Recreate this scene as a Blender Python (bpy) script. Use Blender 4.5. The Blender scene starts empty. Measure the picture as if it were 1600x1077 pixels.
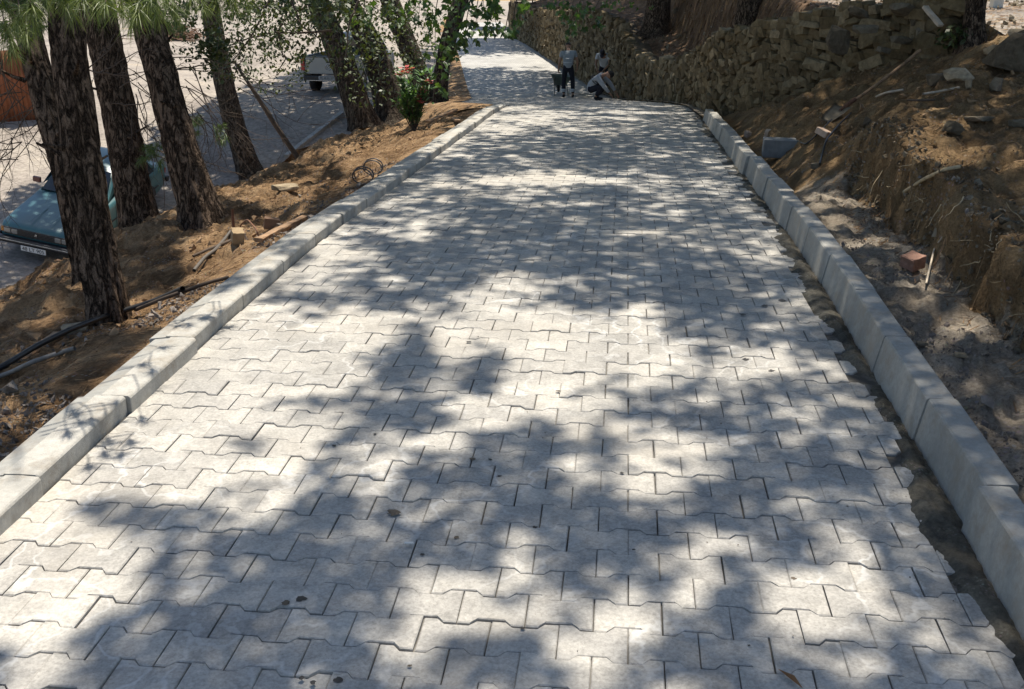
import bpy, bmesh, math, random
import numpy as np
from mathutils import Vector, Matrix

R = math.radians
random.seed(7); rng = np.random.default_rng(7)
sc = bpy.context.scene
COL = sc.collection

# ------------------------------------------------------------------ camera, light, exposure
CAM_Z = 1.85; FPX = 1650.0; PITCH = math.atan(626/1650.0)
SP, CP = math.sin(PITCH), math.cos(PITCH)
cam = bpy.data.cameras.new('camera'); camo = bpy.data.objects.new('camera', cam); COL.objects.link(camo)
camo.location = (0, 0, CAM_Z); camo.rotation_euler = (math.pi/2-PITCH, 0, 0)
cam.sensor_fit = 'HORIZONTAL'; cam.sensor_width = 36; cam.lens = 36*FPX/1600.0
cam.clip_start = 0.05; cam.clip_end = 3000
sc.camera = camo

SUN = np.array([0.06, 0.32, 1.0])                     # direction towards the sun
elev = math.atan2(1.0, math.hypot(SUN[0], SUN[1])); azi = math.atan2(SUN[0], SUN[1])
world = bpy.data.worlds.new('World'); sc.world = world; world.use_nodes = True
wn = world.node_tree; wn.nodes.clear()
sky = wn.nodes.new('ShaderNodeTexSky'); sky.sky_type = 'NISHITA'; sky.sun_disc = False
sky.sun_elevation = elev; sky.sun_rotation = azi
bg = wn.nodes.new('ShaderNodeBackground'); bg.inputs['Strength'].default_value = 0.096
wo = wn.nodes.new('ShaderNodeOutputWorld')
wn.links.new(sky.outputs[0], bg.inputs[0]); wn.links.new(bg.outputs[0], wo.inputs[0])
sl = bpy.data.lights.new('sun', 'SUN'); sl.energy = 4.6; sl.angle = R(0.53); sl.color = (1.0, 0.93, 0.82)
so = bpy.data.objects.new('sun', sl); COL.objects.link(so)
so.rotation_euler = Vector(SUN).to_track_quat('Z', 'Y').to_euler(); so.location = (10, 20, 60)
sc.view_settings.view_transform = 'Standard'
try: sc.view_settings.look = 'None'
except Exception: pass
sc.view_settings.gamma = 1.0; sc.view_settings.exposure = 0.70
sc.view_settings.use_curve_mapping = False
sc.cycles.max_bounces = 6; sc.cycles.diffuse_bounces = 3; sc.cycles.glossy_bounces = 2
sc.cycles.transparent_max_bounces = 8

# ------------------------------------------------------------------ small helpers
def ray(px, py):
    a = (px-800)/FPX; b = (538-py)/FPX
    return np.array([a, CP+b*SP, b*CP-SP])
def at_z(px, py, z):
    r = ray(px, py); t = (z-CAM_Z)/r[2]
    return np.array([r[0]*t, r[1]*t, z])
def at_t(px, py, t):
    r = ray(px, py); return np.array([r[0]*t, r[1]*t, CAM_Z+r[2]*t])
def to_px(x, y, z):
    zz = z-CAM_Z; dep = np.maximum(y*CP - zz*SP, 0.05); up = y*SP+zz*CP
    return 800+FPX*x/dep, 538-FPX*up/dep
def sstep(a, b, x):
    t = np.clip((x-a)/(b-a), 0, 1); return t*t*(3-2*t)

def _hash(ix, iy, iz, seed):
    h = (ix*374761393 + iy*668265263 + iz*2147483647 + seed*1274126177) & 0xffffffff
    h = ((h ^ (h >> 13))*1274126177) & 0xffffffff
    h = ((h ^ (h >> 15))*2246822519) & 0xffffffff
    return ((h ^ (h >> 16)) & 0xffffff)/float(0xffffff)
def vnoise(x, y, z=0.0, seed=0):
    x = np.asarray(x, float); y = np.asarray(y, float); z = np.asarray(z, float)+np.zeros_like(x)
    ix = np.floor(x).astype(np.int64); iy = np.floor(y).astype(np.int64); iz = np.floor(z).astype(np.int64)
    fx, fy, fz = x-ix, y-iy, z-iz
    fx = fx*fx*(3-2*fx); fy = fy*fy*(3-2*fy); fz = fz*fz*(3-2*fz)
    r = 0
    for dx in (0, 1):
        for dy in (0, 1):
            for dz in (0, 1):
                w = (fx if dx else 1-fx)*(fy if dy else 1-fy)*(fz if dz else 1-fz)
                r = r + w*_hash(ix+dx, iy+dy, iz+dz, seed)
    return r
def fbm(x, y, z=0.0, o=4, seed=0, g=0.5):
    a, s, n, f = 1.0, 0.0, 0.0, 1.0
    for k in range(o):
        s = s+a*vnoise(np.asarray(x)*f, np.asarray(y)*f, np.asarray(z)*f, seed+k*17); n += a; a *= g; f *= 2.03
    return s/n                                           # 0..1

def link(name, me, mat=None, parent=None):
    o = bpy.data.objects.new(name, me); COL.objects.link(o)
    if mat is not None and me is not None and len(me.materials) == 0:
        for m in (mat if isinstance(mat, (list, tuple)) else [mat]): me.materials.append(m)
    if parent is not None: o.parent = parent
    return o
def mesh_np(name, V, F, smooth=False, mats=None, attrs=None):
    """V (n,3), F (m,k) with fixed k or list of arrays with different k"""
    Fs = F if isinstance(F, list) else [F]
    Fs = [np.asarray(f, dtype=np.int32) for f in Fs if len(f)]
    me = bpy.data.meshes.new(name); me.vertices.add(len(V)); me.vertices.foreach_set('co', np.asarray(V, np.float32).ravel())
    nl = sum(f.size for f in Fs); nf = sum(len(f) for f in Fs)
    me.loops.add(nl); me.polygons.add(nf)
    me.loops.foreach_set('vertex_index', np.concatenate([f.ravel() for f in Fs]))
    tot = np.concatenate([np.full(len(f), f.shape[1], np.int32) for f in Fs])
    st = np.concatenate([[0], np.cumsum(tot)[:-1]]).astype(np.int32)
    me.polygons.foreach_set('loop_start', st); me.polygons.foreach_set('loop_total', tot)
    if mats is not None: me.polygons.foreach_set('material_index', np.asarray(mats, np.int32))
    me.polygons.foreach_set('use_smooth', np.full(nf, smooth, dtype=bool))
    me.update(calc_edges=True); me.validate()
    if attrs:
        for k, v in attrs.items():
            a = me.attributes.new(k, 'FLOAT', 'FACE'); a.data.foreach_set('value', np.asarray(v, np.float32))
    return me
def grid_mesh(name, X, Y, Z, smooth=True, attrs=None):
    n, m = X.shape
    V = np.stack([X, Y, Z], -1).reshape(-1, 3)
    i = np.arange(n*m).reshape(n, m)
    F = np.stack([i[:-1, :-1], i[:-1, 1:], i[1:, 1:], i[1:, :-1]], -1).reshape(-1, 4)
    return mesh_np(name, V, F, smooth)
def tag(o, label=None, cat=None, group=None, kind=None):
    if label: o['label'] = label
    if cat: o['category'] = cat
    if group: o['group'] = group
    if kind: o['kind'] = kind
    return o
def empty(name, loc=(0, 0, 0), rz=0, label=None, cat=None, group=None, kind=None):
    o = bpy.data.objects.new(name, None); COL.objects.link(o); o.location = Vector([float(c) for c in loc]); o.rotation_euler = (0, 0, rz)
    o.empty_display_size = 0.1
    return tag(o, label, cat, group, kind)
def bm_obj(name, bm, mat, parent=None, smooth=False):
    me = bpy.data.meshes.new(name); bm.to_mesh(me); bm.free()
    if smooth: me.polygons.foreach_set('use_smooth', np.ones(len(me.polygons), bool))
    return link(name, me, mat, parent)
def box(bm, c, s, rot=None, bev=0.0):
    r = bmesh.ops.create_cube(bm, size=1.0)['verts']
    M = Matrix.Translation(Vector([float(k) for k in c])) @ (rot.to_4x4() if rot is not None else Matrix()) @ Matrix.Diagonal((s[0], s[1], s[2], 1))
    bmesh.ops.transform(bm, matrix=M, verts=r)
    if bev > 0:
        es = list({e for v in r for e in v.link_edges})
        bmesh.ops.bevel(bm, geom=es, offset=bev, segments=2, affect='EDGES', profile=0.6)
    return r
def tube_np(P, rad, n=8, cap=True, disp=None):
    """P (k,3), rad (k,) -> V,F(list)"""
    P = np.asarray(P, float); k = len(P); rad = np.zeros(k)+np.asarray(rad, float)
    T = np.gradient(P, axis=0); T /= np.linalg.norm(T, axis=1, keepdims=True)+1e-9
    ref = np.array([1.0, 0, 0]) if abs(T[0][0]) < 0.8 else np.array([0, 1.0, 0])
    U = np.zeros_like(P)
    u = ref-T[0]*ref.dot(T[0]); u /= np.linalg.norm(u)
    for i in range(k):
        u = u-T[i]*u.dot(T[i]); u /= np.linalg.norm(u)+1e-9; U[i] = u
    W = np.cross(T, U); a = np.linspace(0, 2*np.pi, n, endpoint=False)
    rr = rad[:, None]*np.ones(n)[None, :]
    if disp is not None: rr = rr+disp(a[None, :], P, rad)
    V = P[:, None, :]+U[:, None, :]*(np.cos(a)*1)[None, :, None]*rr[..., None]+W[:, None, :]*np.sin(a)[None, :, None]*rr[..., None]
    i = np.arange(k*n).reshape(k, n); j = np.roll(i, -1, axis=1)
    F = np.stack([i[:-1], j[:-1], j[1:], i[1:]], -1).reshape(-1, 4)
    return V.reshape(-1, 3), F
class NB:                                              # collects numpy pieces into one mesh
    def __init__(s): s.V = []; s.Q = []; s.T = []; s.n = 0
    def add(s, V, F):
        F = np.asarray(F)
        (s.Q if F.shape[1] == 4 else s.T).append(F+s.n); s.V.append(np.asarray(V, float)); s.n += len(V)
    def tube(s, P, r, n=6, disp=None): s.add(*tube_np(P, r, n, disp=disp))
    def build(s, name, mat, parent=None, smooth=False):
        F = []
        if s.Q: F.append(np.concatenate(s.Q))
        if s.T: F.append(np.concatenate(s.T))
        return link(name, mesh_np(name, np.concatenate(s.V), F, smooth), mat, parent)

# ------------------------------------------------------------------ materials
def new_mat(name):
    m = bpy.data.materials.new(name); m.use_nodes = True; t = m.node_tree; t.nodes.clear()
    o = t.nodes.new('ShaderNodeOutputMaterial'); b = t.nodes.new('ShaderNodeBsdfPrincipled')
    t.links.new(b.outputs[0], o.inputs[0]); return m, t, b
def N(t, typ, **kw):
    n = t.nodes.new(typ)
    for k, v in kw.items():
        if k.startswith('i_'): n.inputs[k[2:].replace('_', ' ')].default_value = v
        else: setattr(n, k, v)
    return n
def ramp(t, src, stops):
    r = t.nodes.new('ShaderNodeValToRGB'); t.links.new(src, r.inputs[0]); e = r.color_ramp.elements
    while len(e) > 1: e.remove(e[-1])
    e[0].position = stops[0][0]; e[0].color = tuple(stops[0][1])+(1,)
    for p, c in stops[1:]:
        x = e.new(p); x.color = tuple(c)+(1,)
    return r.outputs[0]
def mixc(t, a, b, f, mode='MIX'):
    m = t.nodes.new('ShaderNodeMix'); m.data_type = 'RGBA'; m.blend_type = mode
    for s, k in ((a, 6), (b, 7), (f, 0)):
        if isinstance(s, (int, float)): m.inputs[k].default_value = s if k == 0 else (s, s, s, 1)
        elif isinstance(s, tuple): m.inputs[k].default_value = s+(1,)
        else: t.links.new(s, m.inputs[k])
    return m.outputs[2]
def noise(t, vec, scale, det=5, rough=0.55, dist=0.0):
    n = t.nodes.new('ShaderNodeTexNoise'); n.inputs['Scale'].default_value = scale; n.inputs['Detail'].default_value = det
    n.inputs['Roughness'].default_value = rough; n.inputs['Distortion'].default_value = dist
    if vec is not None: t.links.new(vec, n.inputs['Vector'])
    return n.outputs[0]
def vor(t, vec, scale, feat='F1', out=0):
    n = t.nodes.new('ShaderNodeTexVoronoi'); n.feature = feat; n.inputs['Scale'].default_value = scale
    t.links.new(vec, n.inputs['Vector']); return n.outputs[out]
def bump(t, b, h, strength=0.5, dist=0.01, prev=None):
    n = t.nodes.new('ShaderNodeBump'); n.inputs['Strength'].default_value = strength; n.inputs['Distance'].default_value = dist
    t.links.new(h, n.inputs['Height'])
    if prev is not None: t.links.new(prev, n.inputs['Normal'])
    t.links.new(n.outputs[0], b.inputs['Normal']); return n.outputs[0]
def pos(t): return t.nodes.new('ShaderNodeNewGeometry').outputs['Position']
def objc(t): return t.nodes.new('ShaderNodeTexCoord').outputs['Object']
def attr(t, name):
    n = t.nodes.new('ShaderNodeAttribute'); n.attribute_name = name; return n.outputs['Fac']
def orand(t): return t.nodes.new('ShaderNodeObjectInfo').outputs['Random']
def simple(name, col, rough=0.6, metal=0.0, spec=None, var=0.0, vs=20, b=0.0, bs=60):
    m, t, p = new_mat(name); p.inputs['Roughness'].default_value = rough; p.inputs['Metallic'].default_value = metal
    if spec is not None: p.inputs['Specular IOR Level'].default_value = spec
    if var > 0:
        n = noise(t, objc(t), vs); lo = tuple(c*(1-var) for c in col); hi = tuple(min(1, c*(1+var)) for c in col)
        t.links.new(ramp(t, n, [(0.3, lo), (0.7, hi)]), p.inputs['Base Color'])
    else: p.inputs['Base Color'].default_value = tuple(col)+(1,)
    if b > 0: bump(t, p, noise(t, objc(t), bs), b, 0.01)
    return m

def paver_mat():
    m, t, b = new_mat('paver_concrete'); P = pos(t)
    base = ramp(t, noise(t, P, 3.2, 6, 0.6), [(0.3, (0.305, 0.293, 0.268)), (0.5, (0.385, 0.367, 0.332)), (0.72, (0.485, 0.46, 0.41))])
    fine = noise(t, P, 90, 4, 0.7)
    c = mixc(t, base, ramp(t, fine, [(0.3, (0.55,)*3), (0.7, (1.3,)*3)]), 0.65, 'MULTIPLY')
    c = mixc(t, c, ramp(t, noise(t, P, 17, 7, 0.72, 0.8), [(0.30, (0.74,)*3), (0.48, (0.98,)*3), (0.70, (1.16,)*3)]), 0.9, 'MULTIPLY')
    tint = mixc(t, (0.89, 0.89, 0.895), (1.10, 1.09, 1.07), attr(t, 'tint'))
    c = mixc(t, c, tint, 1.0, 'MULTIPLY')
    # cement haze: pale wandering veins and clouds
    w = N(t, 'ShaderNodeTexWave', wave_type='BANDS'); w.inputs['Scale'].default_value = 1.3; w.inputs['Distortion'].default_value = 16
    w.inputs['Detail'].default_value = 5; w.inputs['Detail Scale'].default_value = 2.2; t.links.new(P, w.inputs['Vector'])
    v1 = ramp(t, w.outputs[1], [(0.93, (0, 0, 0)), (1.0, (1, 1, 1))])
    cl = ramp(t, noise(t, P, 1.1, 3), [(0.42, (0, 0, 0)), (0.62, (1, 1, 1))])
    veil = mixc(t, v1, cl, 1.0, 'MULTIPLY')
    c = mixc(t, c, (0.66, 0.655, 0.63), mixc(t, veil, 0.42, 1.0, 'MULTIPLY'))
    warm = ramp(t, noise(t, P, 0.75, 4, 0.6), [(0.52, (0, 0, 0)), (0.75, (0.5, 0.5, 0.5))])
    c = mixc(t, c, (0.50, 0.44, 0.35), warm)
    pits = ramp(t, vor(t, P, 75), [(0.06, (0.35,)*3), (0.13, (1,)*3)])
    pm = ramp(t, noise(t, P, 9, 3), [(0.5, (0, 0, 0)), (0.6, (1, 1, 1))])
    c = mixc(t, c, mixc(t, c, pits, 1.0, 'MULTIPLY'), pm)
    t.links.new(c, b.inputs['Base Color'])
    t.links.new(ramp(t, noise(t, P, 5, 4), [(0.3, (0.62,)*3), (0.7, (0.82,)*3)]), b.inputs['Roughness'])
    b.inputs['Specular IOR Level'].default_value = 0.35
    h1 = bump(t, b, noise(t, P, 14, 5, 0.6), 0.35, 0.012)
    bump(t, b, fine, 0.35, 0.003, h1)
    return m
def kerb_mat(rough=True):
    m, t, b = new_mat('kerb_rough' if rough else 'kerb_smooth'); P = pos(t)
    c = ramp(t, noise(t, P, 4, 5, 0.6), [(0.3, (0.37, 0.355, 0.315)), (0.7, (0.48, 0.46, 0.41))]) if rough else \
        ramp(t, noise(t, P, 2.5, 4, 0.5), [(0.3, (0.27, 0.265, 0.24)), (0.7, (0.36, 0.35, 0.315))])
    if rough:
        c = mixc(t, c, (0.55, 0.46, 0.32), ramp(t, noise(t, P, 2.1, 3), [(0.55, (0, 0, 0)), (0.8, (0.55,)*3)]))
    sp = ramp(t, vor(t, P, 160), [(0.08, (0.6,)*3), (0.2, (1,)*3)])
    c = mixc(t, c, sp, 0.6 if rough else 0.45, 'MULTIPLY')
    c = mixc(t, c, ramp(t, noise(t, P, 38, 6, 0.75), [(0.3, (0.75,)*3), (0.7, (1.18,)*3)]), 0.8, 'MULTIPLY')
    c = mixc(t, c, (0.24, 0.19, 0.13), ramp(t, noise(t, P, 6.5, 7, 0.75), [(0.48, (0,)*3), (0.70, (0.7,)*3)]))
    c = mixc(t, c, (0.20, 0.195, 0.18), ramp(t, noise(t, P, 1.7, 6, 0.7, 1.0), [(0.50, (0,)*3), (0.66, (0.5,)*3)]))
    t.links.new(c, b.inputs['Base Color']); b.inputs['Roughness'].default_value = 0.8 if rough else 0.6
    h = bump(t, b, noise(t, P, 70 if rough else 40, 7, 0.75), 0.8 if rough else 0.35, 0.006)
    return m
def dirt_mat(name, stops, peb=0.5, pscale=38, brush=1.0, bs=0.02, rough=0.95, litter=0.35, far=False, stops2=None):
    m, t, b = new_mat(name); P = pos(t)
    n0 = noise(t, P, 2.3 if not far else 0.5, 8, 0.68)
    c = ramp(t, n0, stops)
    if stops2:
        ad = N(t, 'ShaderNodeMath', operation='ADD'); t.links.new(attr(t, 'soil'), ad.inputs[0])
        ml = N(t, 'ShaderNodeMath', operation='MULTIPLY_ADD'); ml.inputs[1].default_value = 0.9; ml.inputs[2].default_value = -0.45
        t.links.new(noise(t, P, 7, 5, 0.7), ml.inputs[0]); t.links.new(ml.outputs[0], ad.inputs[1])
        c = mixc(t, c, ramp(t, n0, stops2), ramp(t, ad.outputs[0], [(0.4, (0,)*3), (0.6, (1,)*3)]))
    f = noise(t, P, 55 if not far else 9, 6, 0.75)
    c = mixc(t, c, ramp(t, f, [(0.28, (0.35,)*3), (0.5, (1,)*3), (0.72, (1.55,)*3)]), 0.8, 'MULTIPLY')
    v = vor(t, P, pscale); vc = vor(t, P, pscale, out=1)
    pc = mixc(t, (0.42, 0.38, 0.33), vc, 0.18)
    mask = mixc(t, ramp(t, v, [(0.22, (1,)*3), (0.34, (0,)*3)]), ramp(t, noise(t, P, 3.5, 3), [(0.5, (0,)*3), (0.62, (1,)*3)]), 1.0, 'MULTIPLY')
    c = mixc(t, c, pc, mixc(t, mask, peb, 1.0, 'MULTIPLY'))
    if litter > 0:                                     # needle litter, dark streaky
        lt = ramp(t, noise(t, P, 24, 5, 0.75, 2.5), [(0.55, (0,)*3), (0.66, (1,)*3)])
        c = mixc(t, c, (0.12, 0.066, 0.032), mixc(t, lt, litter, 1.0, 'MULTIPLY'))
    t.links.new(c, b.inputs['Base Color']); b.inputs['Roughness'].default_value = rough
    b.inputs['Specular IOR Level'].default_value = 0.15
    h = bump(t, b, noise(t, P, 11 if not far else 3, 8, 0.7), 0.9*brush, bs*3)
    h = bump(t, b, f, 0.8*brush, bs*0.6, h)
    return m
def bark_mat(name, dark, light, sc_=1.0, lich=0.0):
    m, t, b = new_mat(name); P = objc(t)
    mp = N(t, 'ShaderNodeMapping'); mp.inputs['Scale'].default_value = (sc_, sc_, 0.30*sc_); t.links.new(P, mp.inputs[0])
    n1 = noise(t, mp.outputs[0], 11, 6, 0.62, 0.6)
    mb = N(t, 'ShaderNodeMath', operation='SUBTRACT'); mb.inputs[1].default_value = 0.5; t.links.new(n1, mb.inputs[0])
    ab = N(t, 'ShaderNodeMath', operation='ABSOLUTE'); t.links.new(mb.outputs[0], ab.inputs[0])
    gap = ramp(t, ab.outputs[0], [(0.0, (0,)*3), (0.028, (0.45,)*3), (0.075, (1,)*3)])
    ck = vor(t, P, 26*sc_, 'DISTANCE_TO_EDGE'); ck = ramp(t, ck, [(0.0, (0.55,)*3), (0.10, (1,)*3)])
    pl = mixc(t, tuple(dark), tuple(light), ramp(t, noise(t, mp.outputs[0], 30, 7, 0.75), [(0.34, (0,)*3), (0.70, (1,)*3)]))
    pl = mixc(t, pl, ck, 0.8, 'MULTIPLY')
    c = mixc(t, tuple(k*0.30 for k in dark), pl, gap)
    if lich > 0: c = mixc(t, c, (0.20, 0.19, 0.13), ramp(t, noise(t, P, 6, 4), [(0.52, (0,)*3), (0.75, (lich,)*3)]))
    t.links.new(c, b.inputs['Base Color']); b.inputs['Roughness'].default_value = 0.93; b.inputs['Specular IOR Level'].default_value = 0.12
    h = bump(t, b, gap, 1.0, 0.03)
    h = bump(t, b, ck, 0.6, 0.012, h)
    bump(t, b, noise(t, mp.outputs[0], 55, 6, 0.8), 0.8, 0.014, h)
    return m
def leaf_mat(name, c1, c2, trans=0.35, rough=0.5):
    m = bpy.data.materials.new(name); m.use_nodes = True; t = m.node_tree; t.nodes.clear()
    o = t.nodes.new('ShaderNodeOutputMaterial'); b = t.nodes.new('ShaderNodeBsdfPrincipled'); tr = t.nodes.new('ShaderNodeBsdfTranslucent')
    mx = t.nodes.new('ShaderNodeMixShader'); mx.inputs[0].default_value = trans
    c = ramp(t, t.nodes.new('ShaderNodeNewGeometry').outputs['Random Per Island'], [(0.0, c1), (1.0, c2)])
    t.links.new(c, b.inputs['Base Color']); b.inputs['Roughness'].default_value = rough
    t.links.new(mixc(t, c, (1.4, 1.5, 0.5), 1.0, 'MULTIPLY'), tr.inputs[0])
    t.links.new(b.outputs[0], mx.inputs[1]); t.links.new(tr.outputs[0], mx.inputs[2]); t.links.new(mx.outputs[0], o.inputs[0])
    return m
def stone_mat(name, stops, lich=0.2):
    m, t, b = new_mat(name); P = pos(t); ob = objc(t)
    sm = N(t, 'ShaderNodeMath', operation='ADD'); t.links.new(orand(t), sm.inputs[0]); t.links.new(attr(t, 'tint'), sm.inputs[1])
    fr_ = N(t, 'ShaderNodeMath', operation='FRACT'); t.links.new(sm.outputs[0], fr_.inputs[0]); c = ramp(t, fr_.outputs[0], stops)
    tv = mixc(t, (0.82,)*3, (1.15,)*3, attr(t, 'tint'))
    c = mixc(t, c, tv, 1.0, 'MULTIPLY')
    n = noise(t, P, 14, 8, 0.7)
    c = mixc(t, c, ramp(t, n, [(0.3, (0.45,)*3), (0.7, (1.5,)*3)]), 0.8, 'MULTIPLY')
    c = mixc(t, c, (0.36, 0.34, 0.25), ramp(t, noise(t, P, 5, 5), [(0.55, (0,)*3), (0.75, (lich,)*3)]))
    t.links.new(c, b.inputs['Base Color']); b.inputs['Roughness'].default_value = 0.9; b.inputs['Specular IOR Level'].default_value = 0.15
    bump(t, b, noise(t, P, 28, 8, 0.72), 0.9, 0.03)
    return m
MT = {}
MT['paver'] = paver_mat(); MT['kerb_r'] = kerb_mat(True); MT['kerb_s'] = kerb_mat(False)
MT['bank'] = dirt_mat('bank_soil', [(0.25, (0.08, 0.047, 0.026)), (0.42, (0.21, 0.128, 0.066)), (0.56, (0.42, 0.27, 0.145)), (0.75, (0.58, 0.41, 0.245))], 0.6, 40, 1.3, 0.03, litter=0.6)
MT['verge'] = dirt_mat('verge_grit', [(0.3, (0.17, 0.13, 0.10)), (0.5, (0.30, 0.245, 0.20)), (0.75, (0.44, 0.38, 0.32))], 0.6, 60, litter=0.15)
MT['cut'] = dirt_mat('cut_earth', [(0.25, (0.12, 0.075, 0.038)), (0.45, (0.26, 0.17, 0.088)), (0.65, (0.42, 0.285, 0.15)), (0.85, (0.54, 0.40, 0.24))], 0.45, 34, 1.3, 0.035, stops2=[(0.3, (0.29, 0.235, 0.175)), (0.5, (0.43, 0.365, 0.285)), (0.75, (0.56, 0.49, 0.395))])
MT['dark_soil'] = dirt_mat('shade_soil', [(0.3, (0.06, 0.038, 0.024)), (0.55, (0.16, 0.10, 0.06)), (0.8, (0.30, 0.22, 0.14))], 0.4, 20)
MT['sand_road'] = dirt_mat('sandy_ground', [(0.3, (0.18, 0.155, 0.135)), (0.48, (0.28, 0.245, 0.21)), (0.62, (0.34, 0.30, 0.25)), (0.78, (0.40, 0.29, 0.175))], 0.25, 14, 0.5, 0.02, litter=0.0, far=True)
MT['mortar'] = dirt_mat('wet_mortar', [(0.3, (0.035, 0.032, 0.028)), (0.5, (0.085, 0.078, 0.062)), (0.75, (0.19, 0.17, 0.13))], 0.25, 70, 0.8, 0.012, 0.6, 0.0)
MT['jointsand'] = simple('joint_sand', (0.045, 0.043, 0.04), 0.95)
MT['bark'] = bark_mat('pine_bark', (0.070, 0.047, 0.032), (0.33, 0.235, 0.165), 1.5)
MT['bark2'] = bark_mat('grey_bark', (0.060, 0.046, 0.036), (0.21, 0.17, 0.13), 1.2, 0.3)
MT['leaf'] = leaf_mat('crown_leaf', (0.035, 0.07, 0.015), (0.09, 0.14, 0.03), 0.3)
MT['leaf_plane'] = leaf_mat('plane_leaf', (0.02, 0.045, 0.012), (0.075, 0.14, 0.03), 0.3)
MT['leaf_small'] = leaf_mat('small_leaf', (0.022, 0.037, 0.010), (0.085, 0.11, 0.035), 0.2)
MT['needle'] = leaf_mat('pine_needle', (0.05, 0.08, 0.018), (0.18, 0.22, 0.05), 0.25)
MT['stone'] = stone_mat('wall_stone', [(0, (0.105, 0.078, 0.042)), (0.4, (0.145, 0.108, 0.058)), (0.8, (0.185, 0.142, 0.08)), (1, (0.26, 0.205, 0.125))])
MT['rock'] = stone_mat('rubble_rock', [(0, (0.14, 0.11, 0.075)), (0.5, (0.20, 0.165, 0.115)), (1, (0.30, 0.25, 0.18))])
MT['pale_rock'] = stone_mat('pale_rock', [(0, (0.42, 0.32, 0.20)), (1, (0.50, 0.42, 0.30))], 0.05)
MT['gravel'] = stone_mat('gravel', [(0, (0.24, 0.20, 0.17)), (1, (0.30, 0.26, 0.22))], 0.0)
MT['wood'] = simple('weathered_wood', (0.28, 0.17, 0.09), 0.8, var=0.4, vs=14, b=0.5)
MT['twig'] = simple('twig', (0.085, 0.06, 0.042), 0.9, var=0.3)
MT['straw'] = simple('dry_root', (0.42, 0.33, 0.20), 0.85, var=0.3)
# ------------------------------------------------------------------ the lie of the land
ZR_D = np.array([-8, 0, 5, 7, 10, 12.5, 14.7, 16.1, 18.8, 22, 26, 30, 34.3, 39, 44, 53, 70, 300.])
ZR_Z = np.array([0.02, 0, -.01, -.055, -.25, -.40, -.54, -.61, -.81, -1.2, -1.72, -2.24, -2.75, -3.0, -3.1, -3.12, -3.15, -3.15])
_dd = np.linspace(-8, 300, 6161); _zz = np.interp(_dd, ZR_D, ZR_Z)
_k = np.hanning(41); _k /= _k.sum(); _zz[20:-20] = np.convolve(_zz, _k, 'valid')
def zr(d): return np.interp(d, _dd, _zz)
A = np.array([0.1025, 0.99473]); C = np.array([0.99473, -0.1025]); O0 = np.array([-2.04, 0.0])
def uv(u, v):
    u = np.asarray(u, float); v = np.asarray(v, float)
    return O0[0]+v*A[0]+u*C[0], O0[1]+v*A[1]+u*C[1]
def to_uv(x, y):
    X = np.asarray(x)-O0[0]; Y = np.asarray(y)-O0[1]; return X*C[0]+Y*C[1], X*A[0]+Y*A[1]
RW = 3.232
XL_D = [-8, 19.35, 20.6, 22.8, 34, 48, 60, 90]; XL_X = [-2.864, -0.047, -0.6, -1.2, -1.32, -2.3, -3.2, -5.5]
XR_D = [-8, 16.6, 18, 22, 28, 34, 41, 48, 60, 90]; XR_X = [0.38, 2.92, 3.01, 3.15, 3.3, 3.2, 2.62, 1.85, 0.7, -2.5]
def xl(d): return np.interp(d, XL_D, XL_X)
def xr(d): return np.interp(d, XR_D, XR_X)
LOW_D = [-40, 12, 18, 21, 24, 27, 30, 34, 44, 60, 400]; LOW_Z = [-4.9, -4.65, -4.45, -4.18, -3.72, -3.15, -2.6, -2.48, -3.02, -3.16, -3.16]
_lz = np.interp(_dd, LOW_D, LOW_Z); _k2 = np.hanning(61); _k2 /= _k2.sum(); _lz[30:-30] = np.convolve(_lz, _k2, 'valid')
def z_low(x, d):
    x = np.asarray(x, float); d = np.asarray(d, float)
    z = np.interp(d, _dd, _lz)
    z = z+0.17*np.clip(-(x+9.2), -1.6, 1.6)*sstep(13, 17, d)*(1-sstep(24, 28, d))
    w = sstep(-5.0, -3.0, x)
    return z*(1-w)+np.minimum(z, zr(d)-0.10)*w
DROP_E = [-1, 0, 0.3, 0.8, 1.7, 2.5, 3.3, 4.0, 5.0, 6.0, 7.0, 12]; DROP_Z = [0.03, 0.02, 0.06, 0.24, 0.44, 0.58, 0.84, 1.3, 2.3, 3.5, 4.7, 7]
def z_bank(x, d):                                      # left bank below the kerb
    u, v = to_uv(x, d); e = -u-0.225
    dr = np.interp(e, DROP_E, DROP_Z)
    lump = (fbm(x*0.9, d*0.9, 0, 5, 3)-0.5)*0.42+(fbm(x*4, d*4, 0, 4, 9)-0.5)*0.19+(fbm(x*13, d*13, 0, 3, 5)-0.5)*0.075
    z = zr(d)-0.02-dr+lump*sstep(0.02, 0.8, e)*(1+0.4*sstep(1, 3, e))
    z = np.where(e < 0.02, zr(d)-0.06, z)
    return z
WALL = np.array([(4.78, 11.55), (4.66, 11.68), (4.5, 11.9), (4.1, 12.6), (3.6, 13.7), (3.28, 15.0), (3.12, 16.6), (3.18, 19), (3.33, 22), (3.45, 26), (3.45, 30), (3.3, 34), (3.05, 37.5), (2.72, 41), (2.32, 45), (1.95, 48.5), (1.5, 52), (0.8, 58), (-1, 70)])
WTOP = np.array([1.30, 1.38, 1.34, 1.2, .98, .76, .56, .05, -.40, -.82, -1.02, -.42, -.40, -.48, -.70, -.9, -1.15, -1.25, -1.3])
_seg = np.linalg.norm(np.diff(WALL, axis=0), axis=1); WS = np.concatenate([[0], np.cumsum(_seg)])
_ws = np.linspace(0, WS[-1], 700)
def _sm(a, k=9):
    kk = np.hanning(k); kk /= kk.sum(); b = np.concatenate([[a[0]]*(k//2), a, [a[-1]]*(k//2)]); return np.convolve(b, kk, 'valid')
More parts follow.
